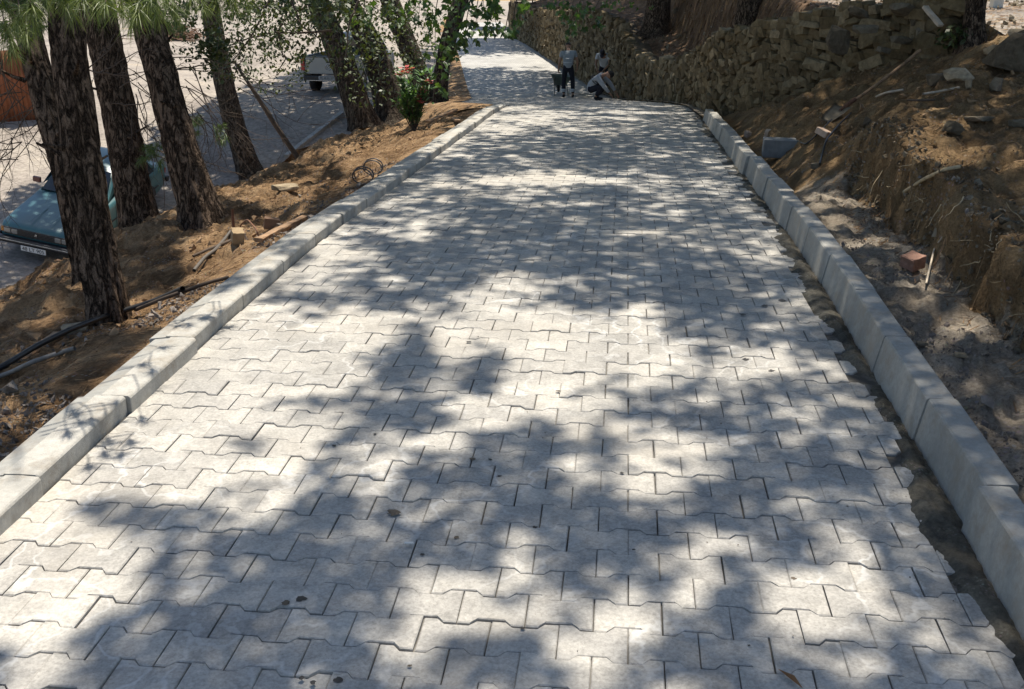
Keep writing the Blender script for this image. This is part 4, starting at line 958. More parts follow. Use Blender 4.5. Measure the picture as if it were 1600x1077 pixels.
# dry sticks on the right terrace and on the left bank
palest = simple('pale_stick', (0.45, 0.38, 0.29), 0.8, var=0.2)
for i, (pts, rd, lab, mt_) in enumerate([
    ([(1368, 156), (1385, 149), (1412, 145)], 0.011, 'pale stick on the dark ground left of the hollow', palest),
    ([(1440, 154), (1465, 149), (1500, 142)], 0.010, 'pale stick pointing at the white narrow stone', palest),
    ([(1415, 165), (1440, 163), (1460, 163)], 0.009, 'short dark stick below the pale ones', MT['twig']),
    ([(1410, 310), (1440, 290), (1475, 275), (1500, 268)], 0.012, 'branch lying across the shaded terrace top', MT['straw']),
    ([(300, 408), (345, 388), (385, 372)], 0.012, 'thin stick lying between hose and tan block', MT['twig']),
    ([(1445, 455), (1458, 400), (1476, 372)], 0.006, 'pale root standing against the cut bank', palest),
    ([(210, 492), (260, 472), (330, 448), (360, 440)], 0.012, 'long dry branch lying uphill of the nearest pine', MT['twig'])]):
    wire('stick', pts, rd, mt_, lab, 'stick', 0.03)
# a dry leaf and a cigarette end on the blocks
bm = bmesh.new(); vs = [bm.verts.new(c) for c in ((-0.045, 0, 0.002), (0, 0.011, 0.012), (0.05, 0.002, 0.004), (0, -0.011, 0.010))]; bm.faces.new(vs)
bmesh.ops.solidify(bm, geom=bm.faces, thickness=0.0015); o = bm_obj('dry_leaf', bm, simple('leaf_dry', (0.36, 0.20, 0.09), 0.7)); p = at_z(1236, 1062, 0.006); o.location = p; o.rotation_euler = (0, 0, 2.1); tag(o, 'narrow brown dry leaf lying on the blocks near the bottom edge', 'leaf')
nb = NB(); nb.tube([(0, 0, 0), (0.03, 0, 0)], 0.004, 8); o = nb.build('cigarette_end', simple('paper_white', (0.7, 0.68, 0.62), 0.8)); p = at_z(632, 848, 0.010); o.location = p; tag(o, 'white cigarette end in a block joint below the brown stain', 'cigarette end')

# loose pebbles, clods, pine litter, hanging roots
def scatter_pts(n, pxr, pyr, seed, dens=None):
    rr = np.random.default_rng(seed); out = []
    return rr
def pebbles(name, x, d, size, mat, seed, lift=0.25):
    rr = np.random.default_rng(seed); z = ground(x, d); nb = NB(); tn = []
    for i in range(len(x)):
        V, F = PEB[rr.integers(0, 6)]; s_ = size[i]*rr.uniform(0.6, 1.3, 3); s_[2] *= 0.7
        M = rotm(*rr.uniform(-3, 3, 3)); nb.add(V*s_ @ M.T+np.array([x[i], d[i], z[i]+size[i]*lift]), F); tn.append(np.full(len(F), rr.random()))
    me = mesh_np(name, np.concatenate(nb.V), np.concatenate(nb.T), False, attrs={'tint': np.concatenate(tn)}); me.materials.append(mat)
    o = link(name, me); o['kind'] = 'stuff'; return o
rr = np.random.default_rng(5)
n = 11000; v = 2.5+rr.uniform(0, 1, n)**1.6*10; e = np.abs(rr.normal(0.12, 0.42, n)); keep = fbm(v*1.2, e*2, 0, 3, 4) > 0.45; v, e = v[keep], e[keep]
x, d = uv(-0.24-e, v); o = pebbles('gravel_left', x, d, rr.lognormal(-4.25, 0.5, len(x)), MT['gravel'], 6); tag(o, 'loose grey and brown gravel along the outer edge of the left kerb', 'gravel')
n = 9000; v = rr.uniform(1.5, 10, n); e = rr.uniform(0.0, 0.62, n); keep = fbm(v*1.6, e*3, 0, 3, 14) > 0.5; v, e = v[keep], e[keep]
x, d = uv(RW+0.16+e, v); o = pebbles('gravel_right', x, d, rr.lognormal(-4.65, 0.5, len(x)), MT['gravel'], 7); tag(o, 'loose grit and small stones on the verge behind the right kerb', 'gravel')
n = 6500; x = rr.uniform(1.8, 6.5, n); d = rr.uniform(3.2, 13, n); u_, v_ = to_uv(x, d); k = (u_ > RW+0.55) & (fbm(x*1.5, d*1.5, 0, 3, 33) > 0.42); x, d = x[k], d[k]
o = pebbles('clods_right', x, d, rr.lognormal(-4.2, 0.6, len(x)), simple('clod', (0.23, 0.15, 0.08), 0.95, var=0.4), 8); tag(o, 'earth clods and stones scattered over the right terrace', 'clods')
n = 6000; v = rr.uniform(3, 19, n); e = rr.uniform(0.3, 3.2, n); x, d = uv(-0.28-e, v)
o = pebbles('clods_left', x, d, rr.lognormal(-4.2, 0.55, len(x)), simple('clod_left', (0.27, 0.17, 0.09), 0.95, var=0.4), 9); tag(o, 'earth clods and stones scattered over the left bank', 'clods')
n = 700; v = rr.uniform(2.2, 12, n); u__ = rr.uniform(0, 1, n)**0.5*3.1; x, d = uv(u__, v); o = pebbles('crumbs', x, d, rr.lognormal(-5.5, 0.35, len(x)), MT['gravel'], 17); tag(o, 'crumbs of mortar and grit lying on the blocks', 'grit')
n = 5200; x = rr.uniform(3.4, 10, n); d = rr.uniform(13.5, 36, n); sw, _b = wall_near(x, d); k = (sw > 0.3) & (fbm(x*0.8, d*0.8, 0, 3, 44) > 0.45); o = pebbles('stones_terrace', x[k], d[k], rr.lognormal(-3.1, 0.55, k.sum()), MT['rock'], 27); tag(o, 'small stones and clods scattered on the shaded slope behind the wall', 'stones')
n = 5000; v = rr.uniform(1.5, 9.2, n); e = 0.46+np.abs(rr.normal(0, 0.16, n)); x, d = uv(RW+0.155+e, v); o = pebbles('stones_in_cut', x, d, rr.lognormal(-4.2, 0.55, n), MT['rock'], 37, 0.1); tag(o, 'stones and crumbs sticking out of the cut face of the right bank', 'stones')
def litter(name, x, d, L, w, mat, seed, z=None):
    rr = np.random.default_rng(seed); n = len(x); z = ground(x, d)+rr.uniform(0.004, 0.02, n) if z is None else z; a = rr.uniform(0, np.pi, n); l = L*rr.uniform(0.5, 1.3, n)/2
    dx, dy = np.cos(a)*l, np.sin(a)*l; z0 = ground(x-dx, d-dy)+0.008; z1 = ground(x+dx, d+dy)+0.012; ww = w*rr.uniform(0.6, 1.4, n); ox, oy = -np.sin(a)*ww, np.cos(a)*ww
    V = np.stack([np.c_[x-dx-ox, d-dy-oy, z0], np.c_[x+dx, d+dy, z1], np.c_[x-dx+ox, d-dy+oy, z0+0.004]], 1).reshape(-1, 3)
    o = link(name, mesh_np(name, V, np.arange(3*n).reshape(n, 3)), mat); o['kind'] = 'stuff'; return o
lit = leaf_mat('litter', (0.10, 0.055, 0.028), (0.34, 0.21, 0.10), 0.0, 0.9)
n = 16000; v = rr.uniform(3, 19, n); e = rr.uniform(0.05, 3.6, n); k = fbm(v*0.9, e*0.9, 0, 3, 24) > 0.42; x, d = uv(-0.28-e[k], v[k]); o = litter('needle_litter_left', x, d, 0.09, 0.0022, lit, 3); tag(o, 'brown pine needle litter on the left bank', 'litter')
n = 14000; x = rr.uniform(1.9, 7, n); d = rr.uniform(3.5, 13.5, n); u_, v_ = to_uv(x, d); k = (u_ > RW+0.4) & (fbm(x*1.1, d*1.1, 0, 3, 25) > 0.44); o = litter('needle_litter_right', x[k], d[k], 0.09, 0.0024, lit, 4); tag(o, 'brown pine needle litter on the right terrace', 'litter')
n = 16000; x = rr.uniform(3.4, 9, n); d = rr.uniform(13, 34, n); sw, _b = wall_near(x, d); k = sw > 0.5; o = litter('needle_litter_terrace', x[k], d[k], 0.13, 0.012, lit, 5); tag(o, 'dry litter on the shaded ground behind the wall', 'litter')
nb = NB()
for i in range(70):
    vv_ = rr.uniform(3.2, 8.6); e0 = 0.5+0.06*rr.normal(); x0, d0 = uv(RW+0.17+e0, vv_); z0 = float(zr(d0))+0.15+rr.uniform(0.05, 0.45)
    dr_ = rr.normal(0, 1, 3)*[0.5, 1, 0.7]; dr_ /= np.linalg.norm(dr_); L = rr.uniform(0.04, 0.18); k = 6; P = [np.array([x0+0.05, d0, z0])]
    for j in range(k): P.append(P[-1]+dr_*L/k+np.array([-0.012, 0, -0.008])+rr.normal(0, 0.006, 3))
    nb.tube(P, np.linspace(rr.uniform(0.0015, 0.004), 0.0007, k+1), 4)
o = nb.build('hanging_roots', MT['straw']); o['kind'] = 'stuff'; tag(o, 'thin pale roots hanging out of the cut face of the right bank', 'roots')
# ------------------------------------------------------------------ vehicles
def loft(st, prof, crown=0.02):
    """st: list of (y, half_width, z_bottom, z_top, shoulder) -> closed shell, cross-section of rounded box"""
    V = []; n = 0
    for (y, w, zb, ztp, sh) in st:
        sec = [(0, zb), (w*0.86, zb), (w*0.97, zb+0.06), (w, zb+(ztp-zb)*0.45), (w*0.985, zb+(ztp-zb)*0.78), (w-sh*0.35, ztp-0.025), (w-sh, ztp-0.004), ((w-sh)*0.5, ztp+crown*0.8), (0, ztp+crown)]
        full = sec+[(-a, b) for a, b in sec[-2:0:-1]]; n = len(full); V += [(a, y, b) for a, b in full]
    i = np.arange(len(st)*n).reshape(len(st), n); j = np.roll(i, -1, 1)
    F = np.stack([i[:-1], j[:-1], j[1:], i[1:]], -1).reshape(-1, 4); V = np.array(V)
    c0, c1 = len(V), len(V)+1; V = np.vstack([V, V[i[0]].mean(0), V[i[-1]].mean(0)])
    T = np.array([[i[0][(k+1) % n], i[0][k], c0] for k in range(n)]+[[i[-1][k], i[-1][(k+1) % n], c1] for k in range(n)])
    return V, [F, T]
def panel(name, pts, mat, parent, th=0.008, shade=False):
    """flat panel from 3D outline, given a little thickness"""
    bm = bmesh.new(); vs = [bm.verts.new([float(c) for c in p]) for p in pts]; f = bm.faces.new(vs); f.normal_update()
    bmesh.ops.solidify(bm, geom=[f], thickness=th); bmesh.ops.recalc_face_normals(bm, faces=bm.faces)
    return bm_obj(name, bm, mat, parent, shade)
def bx(name, c, s, mat, parent, rot=None, bev=0.01):
    bm = bmesh.new(); box(bm, c, s, rot, bev); return bm_obj(name, bm, mat, parent)
glass = simple('dark_glass', (0.012, 0.018, 0.02), 0.08, spec=0.8); chrome = simple('dull_chrome', (0.45, 0.45, 0.45), 0.25, 0.9); rub = simple('tyre_rubber', (0.015, 0.015, 0.015), 0.85)
blackpl = simple('bumper_black', (0.02, 0.02, 0.022), 0.45); lampg = simple('lamp_glass', (0.22, 0.22, 0.21), 0.12, spec=0.8); redl = simple('tail_red', (0.45, 0.02, 0.015), 0.2); platew = simple('plate_white', (0.72, 0.72, 0.70), 0.5)
rimm = simple('rim_grey', (0.30, 0.30, 0.30), 0.4, 0.7); inkm = simple('plate_ink', (0.01, 0.01, 0.01), 0.6)
def wheel(parent, x, y, r_=0.29, w=0.17):
    s_ = 1 if x > 0 else -1; prof = [(0.55*r_, -w/2), (0.9*r_, -w/2), (r_, -w/2+0.025), (r_, w/2-0.025), (0.9*r_, w/2), (0.62*r_, w/2), (0.55*r_, -w/2)]
    def lathe(prof, mat, name, par, cap=False):
        n = 28; a = np.linspace(0, 2*np.pi, n, endpoint=False); V = np.array([[b*1.0, q*math.cos(t), q*math.sin(t)] for q, b in prof for t in a]); i = np.arange(len(V)).reshape(len(prof), n); j = np.roll(i, -1, 1)
        F = np.stack([i[:-1], j[:-1], j[1:], i[1:]], -1).reshape(-1, 4); V[:, 0] *= s_; V += [x, y, r_]
        return link(name, mesh_np(name, V, F, True), mat, par)
    t = lathe(prof, rub, 'wheel', parent); lathe([(0.001, w/2-0.04), (0.2*r_, w/2-0.025), (0.5*r_, w/2-0.03), (0.62*r_, w/2-0.003)], rimm, 'rim', t)
def text_obj(s, size, mat, parent, loc, rot):
    cu = bpy.data.curves.new('lettering', 'FONT'); cu.body = s; cu.size = size; cu.align_x = 'CENTER'; cu.align_y = 'CENTER'; cu.extrude = 0.001
    tmp = bpy.data.objects.new('lettering', cu); COL.objects.link(tmp); bpy.context.view_layer.update()
    me = bpy.data.meshes.new_from_object(tmp.evaluated_get(bpy.context.evaluated_depsgraph_get())); bpy.data.objects.remove(tmp)
    me.materials.clear(); o = link('lettering', me, mat, parent); o['kind'] = 'stuff'; o.location = loc; o.rotation_euler = rot; return o
# ---- green saloon: front towards -Y locally, x to the car's left
paint = simple('teal_paint', (0.045, 0.125, 0.14), 0.35, spec=0.6, var=0.06, vs=3)
th = R(8); fr = at_t(58, 391, 21.3)
gx, gy = fr[0]+math.sin(th)*2.1, fr[1]+math.cos(th)*2.1
zc = [g1(gx+a*math.cos(th)+b*math.sin(th), gy-a*math.sin(th)+b*math.cos(th)) for a, b in ((-.7, -1.3), (.7, -1.3), (-.7, 1.2), (.7, 1.2))]
pitch_ = math.atan2((zc[2]+zc[3]-zc[0]-zc[1])/2, 2.5); roll_ = math.atan2((zc[0]+zc[2]-zc[1]-zc[3])/2, 1.4)
car = empty('green_car', (gx, gy, sum(zc)/4), 0, 'old turquoise saloon parked below the bank, front towards the camera', 'car')
car.rotation_euler = (Matrix.Rotation(-th, 3, 'Z') @ Matrix.Rotation(pitch_, 3, 'X') @ Matrix.Rotation(roll_, 3, 'Y')).to_euler()
print('car', gx, gy, zc, pitch_, roll_)
st = [(-2.14, .70, .42, .66, .05), (-2.10, .76, .30, .71, .06), (-2.0, .79, .24, .745, .07), (-1.5, .81, .22, .80, .08), (-0.85, .82, .22, .86, .08), (-0.5, .825, .22, .88, .07), (0.6, .825, .22, .89, .07), (1.35, .82, .22, .90, .08), (1.8, .80, .24, .88, .08), (2.1, .78, .30, .85, .07), (2.17, .73, .40, .78, .06)]
V, F = loft(st, None); link('body', mesh_np('body', V, F, True), paint, car)
gh = [(-0.62, .74, .86, .90, .05), (-0.18, .66, .86, 1.24, .08), (0.02, .62, .86, 1.36, .10), (0.5, .61, .86, 1.40, .10), (1.0, .61, .86, 1.385, .10), (1.22, .62, .86, 1.32, .09), (1.68, .72, .86, .92, .05)]
V, F = loft(gh, None, 0.015); link('roof', mesh_np('roof', V, F, True), paint, car)
panel('windscreen', [(-.68, -.66, .925), (.68, -.66, .925), (.56, -.10, 1.36), (-.56, -.10, 1.36)], glass, car)
panel('rear_window', [(-.63, 1.63, .955), (.63, 1.63, .955), (.54, 1.25, 1.30), (-.54, 1.25, 1.30)], glass, car)
for s_ in (-1, 1):
    for (a, b, c_, d_) in ((-0.38, 0.42, -0.02, 0.40), (0.50, 1.42, 0.50, 1.16)):
        panel('side_window', [(s_*.815, a, .925), (s_*.815, b, .925), (s_*.665, d_, 1.315), (s_*.665, c_, 1.315)], glass, car, 0.012)
    for yb in (-0.42, 0.46, 1.25): bx('door_seam', (s_*.826, yb, .56), (.008, .012, .6), blackpl, car, None, 0.002)
    bx('door_handle', (s_*.835, 0.33, .76), (.03, .14, .025), chrome, car, None, 0.008)
    bx('side_trim', (s_*.832, 0.0, .50), (.012, 3.3, .035), blackpl, car, None, 0.004)
    m = bx('mirror', (s_*.93, -.42, 1.0), (.17, .07, .12), simple('mirror_red', (0.14, 0.05, 0.04), 0.4), car, None, 0.025)
    for yy in (-1.32, 1.18): wheel(car, s_*.72, yy); 
    for yy in (-1.32, 1.18):
        a = np.linspace(0.05, math.pi-0.05, 14); pts = [(s_*.829, yy+.34*math.cos(t), .29+.34*math.sin(t)) for t in a]; panel('wheel_arch', pts, blackpl, car, 0.006)
bx('bumper', (0, -2.21, .44), (1.66, .14, .12), blackpl, car, None, 0.04); bx('bumper_strip', (0, -2.285, .455), (1.50, .012, .022), chrome, car, None, 0.004)
for s_ in (-1, 1): bx('bumper_side', (s_*.825, -2.0, .44), (.06, .42, .12), blackpl, car, None, 0.025)
bx('rear_bumper', (0, 2.22, .46), (1.64, .13, .13), blackpl, car, None, 0.04)
bx('grille', (0, -2.152, .60), (1.36, .03, .145), blackpl, car, None, 0.01)
for k in range(4): bx('grille_bar', (0, -2.172, .55+.032*k), (.82, .01, .008), simple('grille_bar%d' % k, (0.05, 0.05, 0.05), 0.4), car, None, 0.002)
bx('emblem', (0, -2.18, .61), (.045, .012, .06), chrome, car, Matrix.Rotation(R(20), 3, 'Y'), 0.008)
for s_ in (-1, 1):
    bx('headlight', (s_*.60, -2.163, .605), (.15, .03, .105), lampg, car, None, 0.02); bx('headlight', (s_*.45, -2.168, .605), (.13, .03, .105), lampg, car, None, 0.02)
    bx('indicator', (s_*.715, -2.13, .605), (.06, .05, .10), simple('indicator_amber%d' % s_, (0.5, 0.2, 0.03), 0.3), car, None, 0.015)
    bx('tail_light', (s_*.62, 2.17, .68), (.28, .03, .13), redl, car, None, 0.02)
pl = bx('number_plate', (-0.02, -2.265, .33), (.52, .014, .112), platew, car, None, 0.004)
text_obj('48 LT 905', 0.112, inkm, pl, (-0.02, -2.2735, .325), (R(90), 0, 0))
for k in (-1, 1): bx('hood_crease', (k*.20, -1.5, .836), (.018, 1.1, .006), paint, car, None, 0.002)
for k in (-1, 1):
    nb = NB(); nb.tube([(k*.25-.1, -.66, .905), (k*.25+.25, -.50, .98)], 0.008, 6); nb.build('wiper', blackpl, car)

# ---- silver pickup: tail towards the camera
silver = simple('silver_paint', (0.36, 0.36, 0.34), 0.45, 0.2, var=0.08, vs=3)
th2 = R(-10); T0 = 32.3; tl0 = at_t(497, 103, T0)         # tailgate, left of its middle
pc = np.array([tl0[0]+0.28, tl0[1]-0.05, 0.0]); zc = [g1(pc[0]-a*.7, pc[1]+b) for a, b in ((-1, 1.1), (1, 1.1), (-1, 4), (1, 4))]
pk = empty('silver_pickup', (pc[0], pc[1], max(zc[0], zc[1])), 0, 'silver pickup truck seen from behind, half hidden by the leaning trunk', 'pickup')
pk.rotation_euler = (math.atan2((zc[2]+zc[3]-zc[0]-zc[1])/2, 2.9)*0.4, 0, th2)
print('pickup', pc, zc)
def bed_part(name, c, s, b=0.02, m=silver): return bx(name, c, s, m, pk, None, b)
bed_part('tailgate', (0, .03, .87), (1.42, .06, .50)); bed_part('bed_floor', (0, 1.15, .63), (1.5, 2.2, .06), 0.01, blackpl)
for s_ in (-1, 1):
    bed_part('bed_side', (s_*.80, 1.15, .80), (.10, 2.35, .62)); bx('tail_light', (s_*.78, -.005, .90), (.12, .05, .36), redl, pk, None, 0.015)
    bx('sill_trim', (s_*.80, 1.15, 1.125), (.13, 2.35, .03), blackpl, pk, None, 0.01)
    for yy in (.95, 3.95): wheel(pk, s_*.74, yy, .34, .22)
bed_part('bed_front', (0, 2.28, .90), (1.5, .05, .55), 0.01, blackpl); bx('gate_trim', (0, .03, 1.127), (1.44, .09, .022), blackpl, pk, None, 0.006)
V, F = loft([(2.30, .80, .40, 1.10, .06), (2.35, .82, .36, 1.14, .06), (3.6, .83, .36, 1.12, .07), (3.8, .83, .36, 1.10, .08), (4.6, .80, .38, 1.02, .10), (4.85, .74, .45, .92, .08)], None)
link('cab_body', mesh_np('cab_body', V, F, True), silver, pk)
V, F = loft([(2.33, .74, 1.1, 1.55, .08), (2.45, .68, 1.1, 1.66, .10), (3.2, .67, 1.1, 1.70, .10), (3.45, .68, 1.1, 1.64, .09), (3.95, .78, 1.08, 1.14, .06)], None); link('roof', mesh_np('roof', V, F, True), silver, pk)
panel('rear_window', [(-.60, 2.325, 1.20), (.60, 2.325, 1.20), (.55, 2.325, 1.50), (-.55, 2.325, 1.50)], glass, pk, 0.02)
for s_ in (-1, 1): panel('side_window', [(s_*.815, 2.6, 1.14), (s_*.815, 3.7, 1.14), (s_*.70, 3.35, 1.58), (s_*.70, 2.65, 1.58)], glass, pk, 0.015)
bx('rear_bumper', (0, -.07, .50), (1.46, .16, .16), blackpl, pk, None, 0.03); bx('bumper_edge', (0, -.155, .44), (1.3, .012, .02), chrome, pk, None, 0.004)
bx('gate_handle', (.05, -.006, .98), (.16, .02, .05), blackpl, pk, None, 0.008)
em = NB(); a = np.linspace(0, 2*np.pi, 25); em.tube(np.c_[.03+.085*np.cos(a), np.full(25, -.008), .82+.085*np.sin(a)], 0.012, 6); em.tube(np.c_[.03+.03*np.cos(a), np.full(25, -.008), .82+.03*np.sin(a)], 0.010, 6); em.build('emblem', chrome, pk, True)
pl = bx('number_plate', (.02, -.152, .52), (.52, .012, .11), simple('plate_grey', (0.35, 0.36, 0.36), 0.5), pk, None, 0.004)
text_obj('TR 48 BU 87', 0.085, inkm, pl, (.02, -.1595, .515), (R(90), 0, 0))

# ------------------------------------------------------------------ people
def skin(name, verts, edges, radii, mat, parent, sub=2, root=0):
    me = bpy.data.meshes.new(name); me.from_pydata([tuple(map(float, v)) for v in verts], edges, [])
    o = bpy.data.objects.new(name, me); COL.objects.link(o); m = o.modifiers.new('s', 'SKIN'); m.use_smooth_shade = True
    for i, v in enumerate(me.skin_vertices[0].data):
        r_ = radii[i]; v.radius = (r_, r_) if not isinstance(r_, tuple) else r_; v.use_root = (i == root)
    sb = o.modifiers.new('b', 'SUBSURF'); sb.levels = sub; sb.render_levels = sub
    bpy.context.view_layer.update(); dg = bpy.context.evaluated_depsgraph_get(); nm = bpy.data.meshes.new_from_object(o.evaluated_get(dg)); bpy.data.objects.remove(o); bpy.data.meshes.remove(me)
    nm.name = name; nm.polygons.foreach_set('use_smooth', np.ones(len(nm.polygons), bool)); nm.materials.clear()
    return link(name, nm, mat, parent)
def ellipsoid(name, c, r3, mat, parent, squash=None, n=20, m=14, cut=None):
    th_ = np.linspace(0.001, math.pi-0.001, m); ph = np.linspace(0, 2*math.pi, n, endpoint=False); T, Pp = np.meshgrid(th_, ph, indexing='ij')
    X = np.sin(T)*np.cos(Pp)*r3[0]; Y = np.sin(T)*np.sin(Pp)*r3[1]; Z = np.cos(T)*r3[2]
    if squash: X, Y, Z = squash(X, Y, Z)
    V = np.stack([X, Y, Z], -1).reshape(-1, 3); 
    i = np.arange(m*n).reshape(m, n); j = np.roll(i, -1, 1); F = np.stack([i[:-1], i[1:], j[1:], j[:-1]], -1).reshape(-1, 4)
    o = link(name, mesh_np(name, V, F, True), mat, parent); o.location = Vector([float(q) for q in c]); return o
skinm = simple('skin_tan', (0.36, 0.20, 0.13), 0.55); hairm = simple('hair_dark', (0.015, 0.012, 0.010), 0.8); vestm = simple('vest_grey', (0.30, 0.33, 0.34), 0.85, var=0.08, b=0.3, bs=25); whitem = simple('shirt_white', (0.62, 0.64, 0.66), 0.85, var=0.06, b=0.3, bs=25)
sweat = simple('sweatshirt_grey', (0.36, 0.38, 0.40), 0.9, var=0.06, b=0.3, bs=25); trous = simple('trousers_dark', (0.012, 0.013, 0.022), 0.9); boots = simple('boots_black', (0.02, 0.017, 0.015), 0.7); refl = simple('reflective_band', (0.62, 0.64, 0.64), 0.35); cuffb = simple('band_dark', (0.03, 0.03, 0.035), 0.7)
def hand(parent, wrist, dirv, up, mat, s_=1.0, curl=0.5):
    """palm with five fingers, wrist -> along dirv; up = back of the hand"""
    d = Vector(dirv).normalized(); u = Vector(up); u = (u-d*u.dot(d)).normalized(); r_ = d.cross(u); W = Vector(wrist)
    vs = [W, W+d*0.05*s_, W+d*0.085*s_]; ed = [(0, 1), (1, 2)]; ra = [(0.024*s_, 0.018*s_), (0.038*s_, 0.016*s_), (0.036*s_, 0.014*s_)]
    o = skin('hand', vs, ed, ra, mat, parent, 1)
    for k, (off_, L) in enumerate(((-.030, .060), (-.010, .072), (.010, .068), (.028, .052))):
        a = W+d*0.07*s_+r_*off_*s_; b = a+d*0.04*s_; c = b+(d*math.cos(curl)-u*math.sin(curl))*L*0.45*s_; e = c+(d*math.cos(curl*2)-u*math.sin(curl*2))*L*0.45*s_
        skin('finger', [a, b, c, e], [(0, 1), (1, 2), (2, 3)], [0.0095*s_, 0.009*s_, 0.0085*s_, 0.007*s_], mat, o, 1)
    a = W+d*0.03*s_-r_*0.025*s_; b = a+(d*0.6-r_*0.7-u*0.3).normalized()*0.035*s_; c = b+(d*0.9-r_*0.3-u*0.3).normalized()*0.03*s_
    skin('thumb', [a, b, c], [(0, 1), (1, 2)], [0.012*s_, 0.010*s_, 0.008*s_], mat, o, 1)
    return o
def person(loc, rz, J, shirt, label, sleeves='short', cap=None, vest=None, bands=True, trm=trous, headdir=(0, -1, 0)):
    """J: dict of joints in metres; local -Y is the way the person faces"""
    root = empty('person', loc, rz, label, 'person'); J = {k: Vector(v) for k, v in J.items()}
    # one continuous body: pelvis-spine-neck, arms, legs
    names_ = ['pel', 'waist', 'chest', 'neck', 'headb', 'shl', 'ell', 'wrl', 'shr', 'elr', 'wrr', 'hipl', 'knl', 'anl', 'hipr', 'knr', 'anr']
    rad_ = [(.10, .08), (.095, .08), (.12, .09), .052, .05, .055, .040, .027, .055, .040, .027, .082, .055, .038, .082, .055, .038]
    e_ = [(0, 1), (1, 2), (2, 3), (3, 4), (2, 5), (5, 6), (6, 7), (2, 8), (8, 9), (9, 10), (0, 11), (11, 12), (12, 13), (0, 14), (14, 15), (15, 16)]
    skin('body', [J[k] for k in names_], e_, rad_, skinm, root, 2)
    skin('shirt', [J['pel']-(J['waist']-J['pel'])*0.45, J['waist'], J['chest'], J['chest']+(J['neck']-J['chest'])*0.55, J['shl'], J['shl']+(J['ell']-J['shl'])*(0.55 if sleeves == 'short' else 1.0), J['shr'], J['shr']+(J['elr']-J['shr'])*(0.55 if sleeves == 'short' else 1.0)]
         + ([J['wrl']+(J['ell']-J['wrl'])*0.12, J['wrr']+(J['elr']-J['wrr'])*0.12] if sleeves == 'long' else []),
         [(0, 1), (1, 2), (2, 3), (2, 4), (4, 5), (2, 6), (6, 7)]+([(5, 8), (7, 9)] if sleeves == 'long' else []),
         [(.175, .14), (.165, .135), (.18, .14), .08, .085, .062, .085, .062]+([.042, .042] if sleeves == 'long' else []), shirt, root, 2)
    tj = [J['pel']+(J['waist']-J['pel'])*0.8, J['pel'], J['hipl'], J['knl'], J['anl']+(J['knl']-J['anl'])*0.12, J['hipr'], J['knr'], J['anr']+(J['knr']-J['anr'])*0.12]
    lg = skin('trousers', tj, [(0, 1), (1, 2), (2, 3), (3, 4), (1, 5), (5, 6), (6, 7)], [(.155, .12), (.16, .125), .10, .076, .068, .10, .076, .068], trm, root, 2)
    for s_ in ('l', 'r'):
        hp, kn, an = J['hip'+s_], J['kn'+s_], J['an'+s_]
        if bands:
            for q in (0.30, 0.42):
                c = an+(kn-an)*q; dd_ = (kn-an).normalized(); nb = NB(); nb.tube([c-dd_*0.018, c+dd_*0.018], [0.083+0.004*q]*2, 14); b_ = nb.build('reflective_band', refl, lg, True)
        f = Vector((0, -1, 0)); ft = J.get('foot'+s_, f); skin('boot', [an+Vector((0, 0, .03)), an+Vector((0, 0, -.045)), an+Vector((0, 0, -.055))+ft*0.08, an+Vector((0, 0, -.062))+ft*0.17], [(0, 1), (1, 2), (2, 3)], [.052, .052, (.046, .04), (.042, .032)], boots, root, 1)
    hd = J['headb']; hdir = Vector(headdir).normalized(); up = (hd-J['neck']).normalized()
    q = (up).to_track_quat('Z', 'Y'); yv = (-hdir+up*hdir.dot(up)).normalized(); xv = yv.cross(up); M = Matrix((xv, yv, up)).transposed()
    hc = hd+up*0.075
    def face(X, Y, Z):
        Y = Y-0.012*np.exp(-((X/0.018)**2+((Z+0.012)/0.022)**2))*(Y < 0)*1.6; Y = Y+0.006*np.exp(-(((np.abs(X)-0.03)/0.015)**2+((Z-0.012)/0.012)**2))*(Y < 0)
        X = X*(1-0.22*np.clip(-Z/0.12, 0, 1)); return X, Y, Z
    h = ellipsoid('head', hc, (.075, .095, .12), skinm, root, face, 28, 22); h.rotation_mode = 'QUATERNION'; h.rotation_quaternion = M.to_quaternion()
    for s_ in (-1, 1):
        ellipsoid('ear', (s_*.076, 0.008, -.005), (.012, .022, .032), skinm, h, None, 10, 8); ellipsoid('eye', (s_*.028, -.086, .012), (.012, .006, .007), simple('eye_dark', (0.03, 0.02, 0.015), 0.3), h, None, 10, 6)
    ellipsoid('mouth', (0, -.086, -.048), (.022, .006, .006), simple('lips', (0.25, 0.09, 0.07), 0.5), h, None, 10, 6)
    def hr(X, Y, Z): return X, Y+0.012, np.maximum(Z, -0.02-0.9*np.clip(Y, -0.05, .1)-0.02)+0.012
    ellipsoid('cap' if cap else 'hair', (0, 0, 0.01), (.083, .103, .122), cap or hairm, h, lambda X, Y, Z: (X, Y+0.008, np.maximum(Z, 0.025-0.75*np.clip(Y+.02, 0, .12))), 26, 18)
    if cap: ellipsoid('cap_peak', (0, -.11, .045), (.065, .07, .008), cap, h, None, 16, 8)
    return root, J
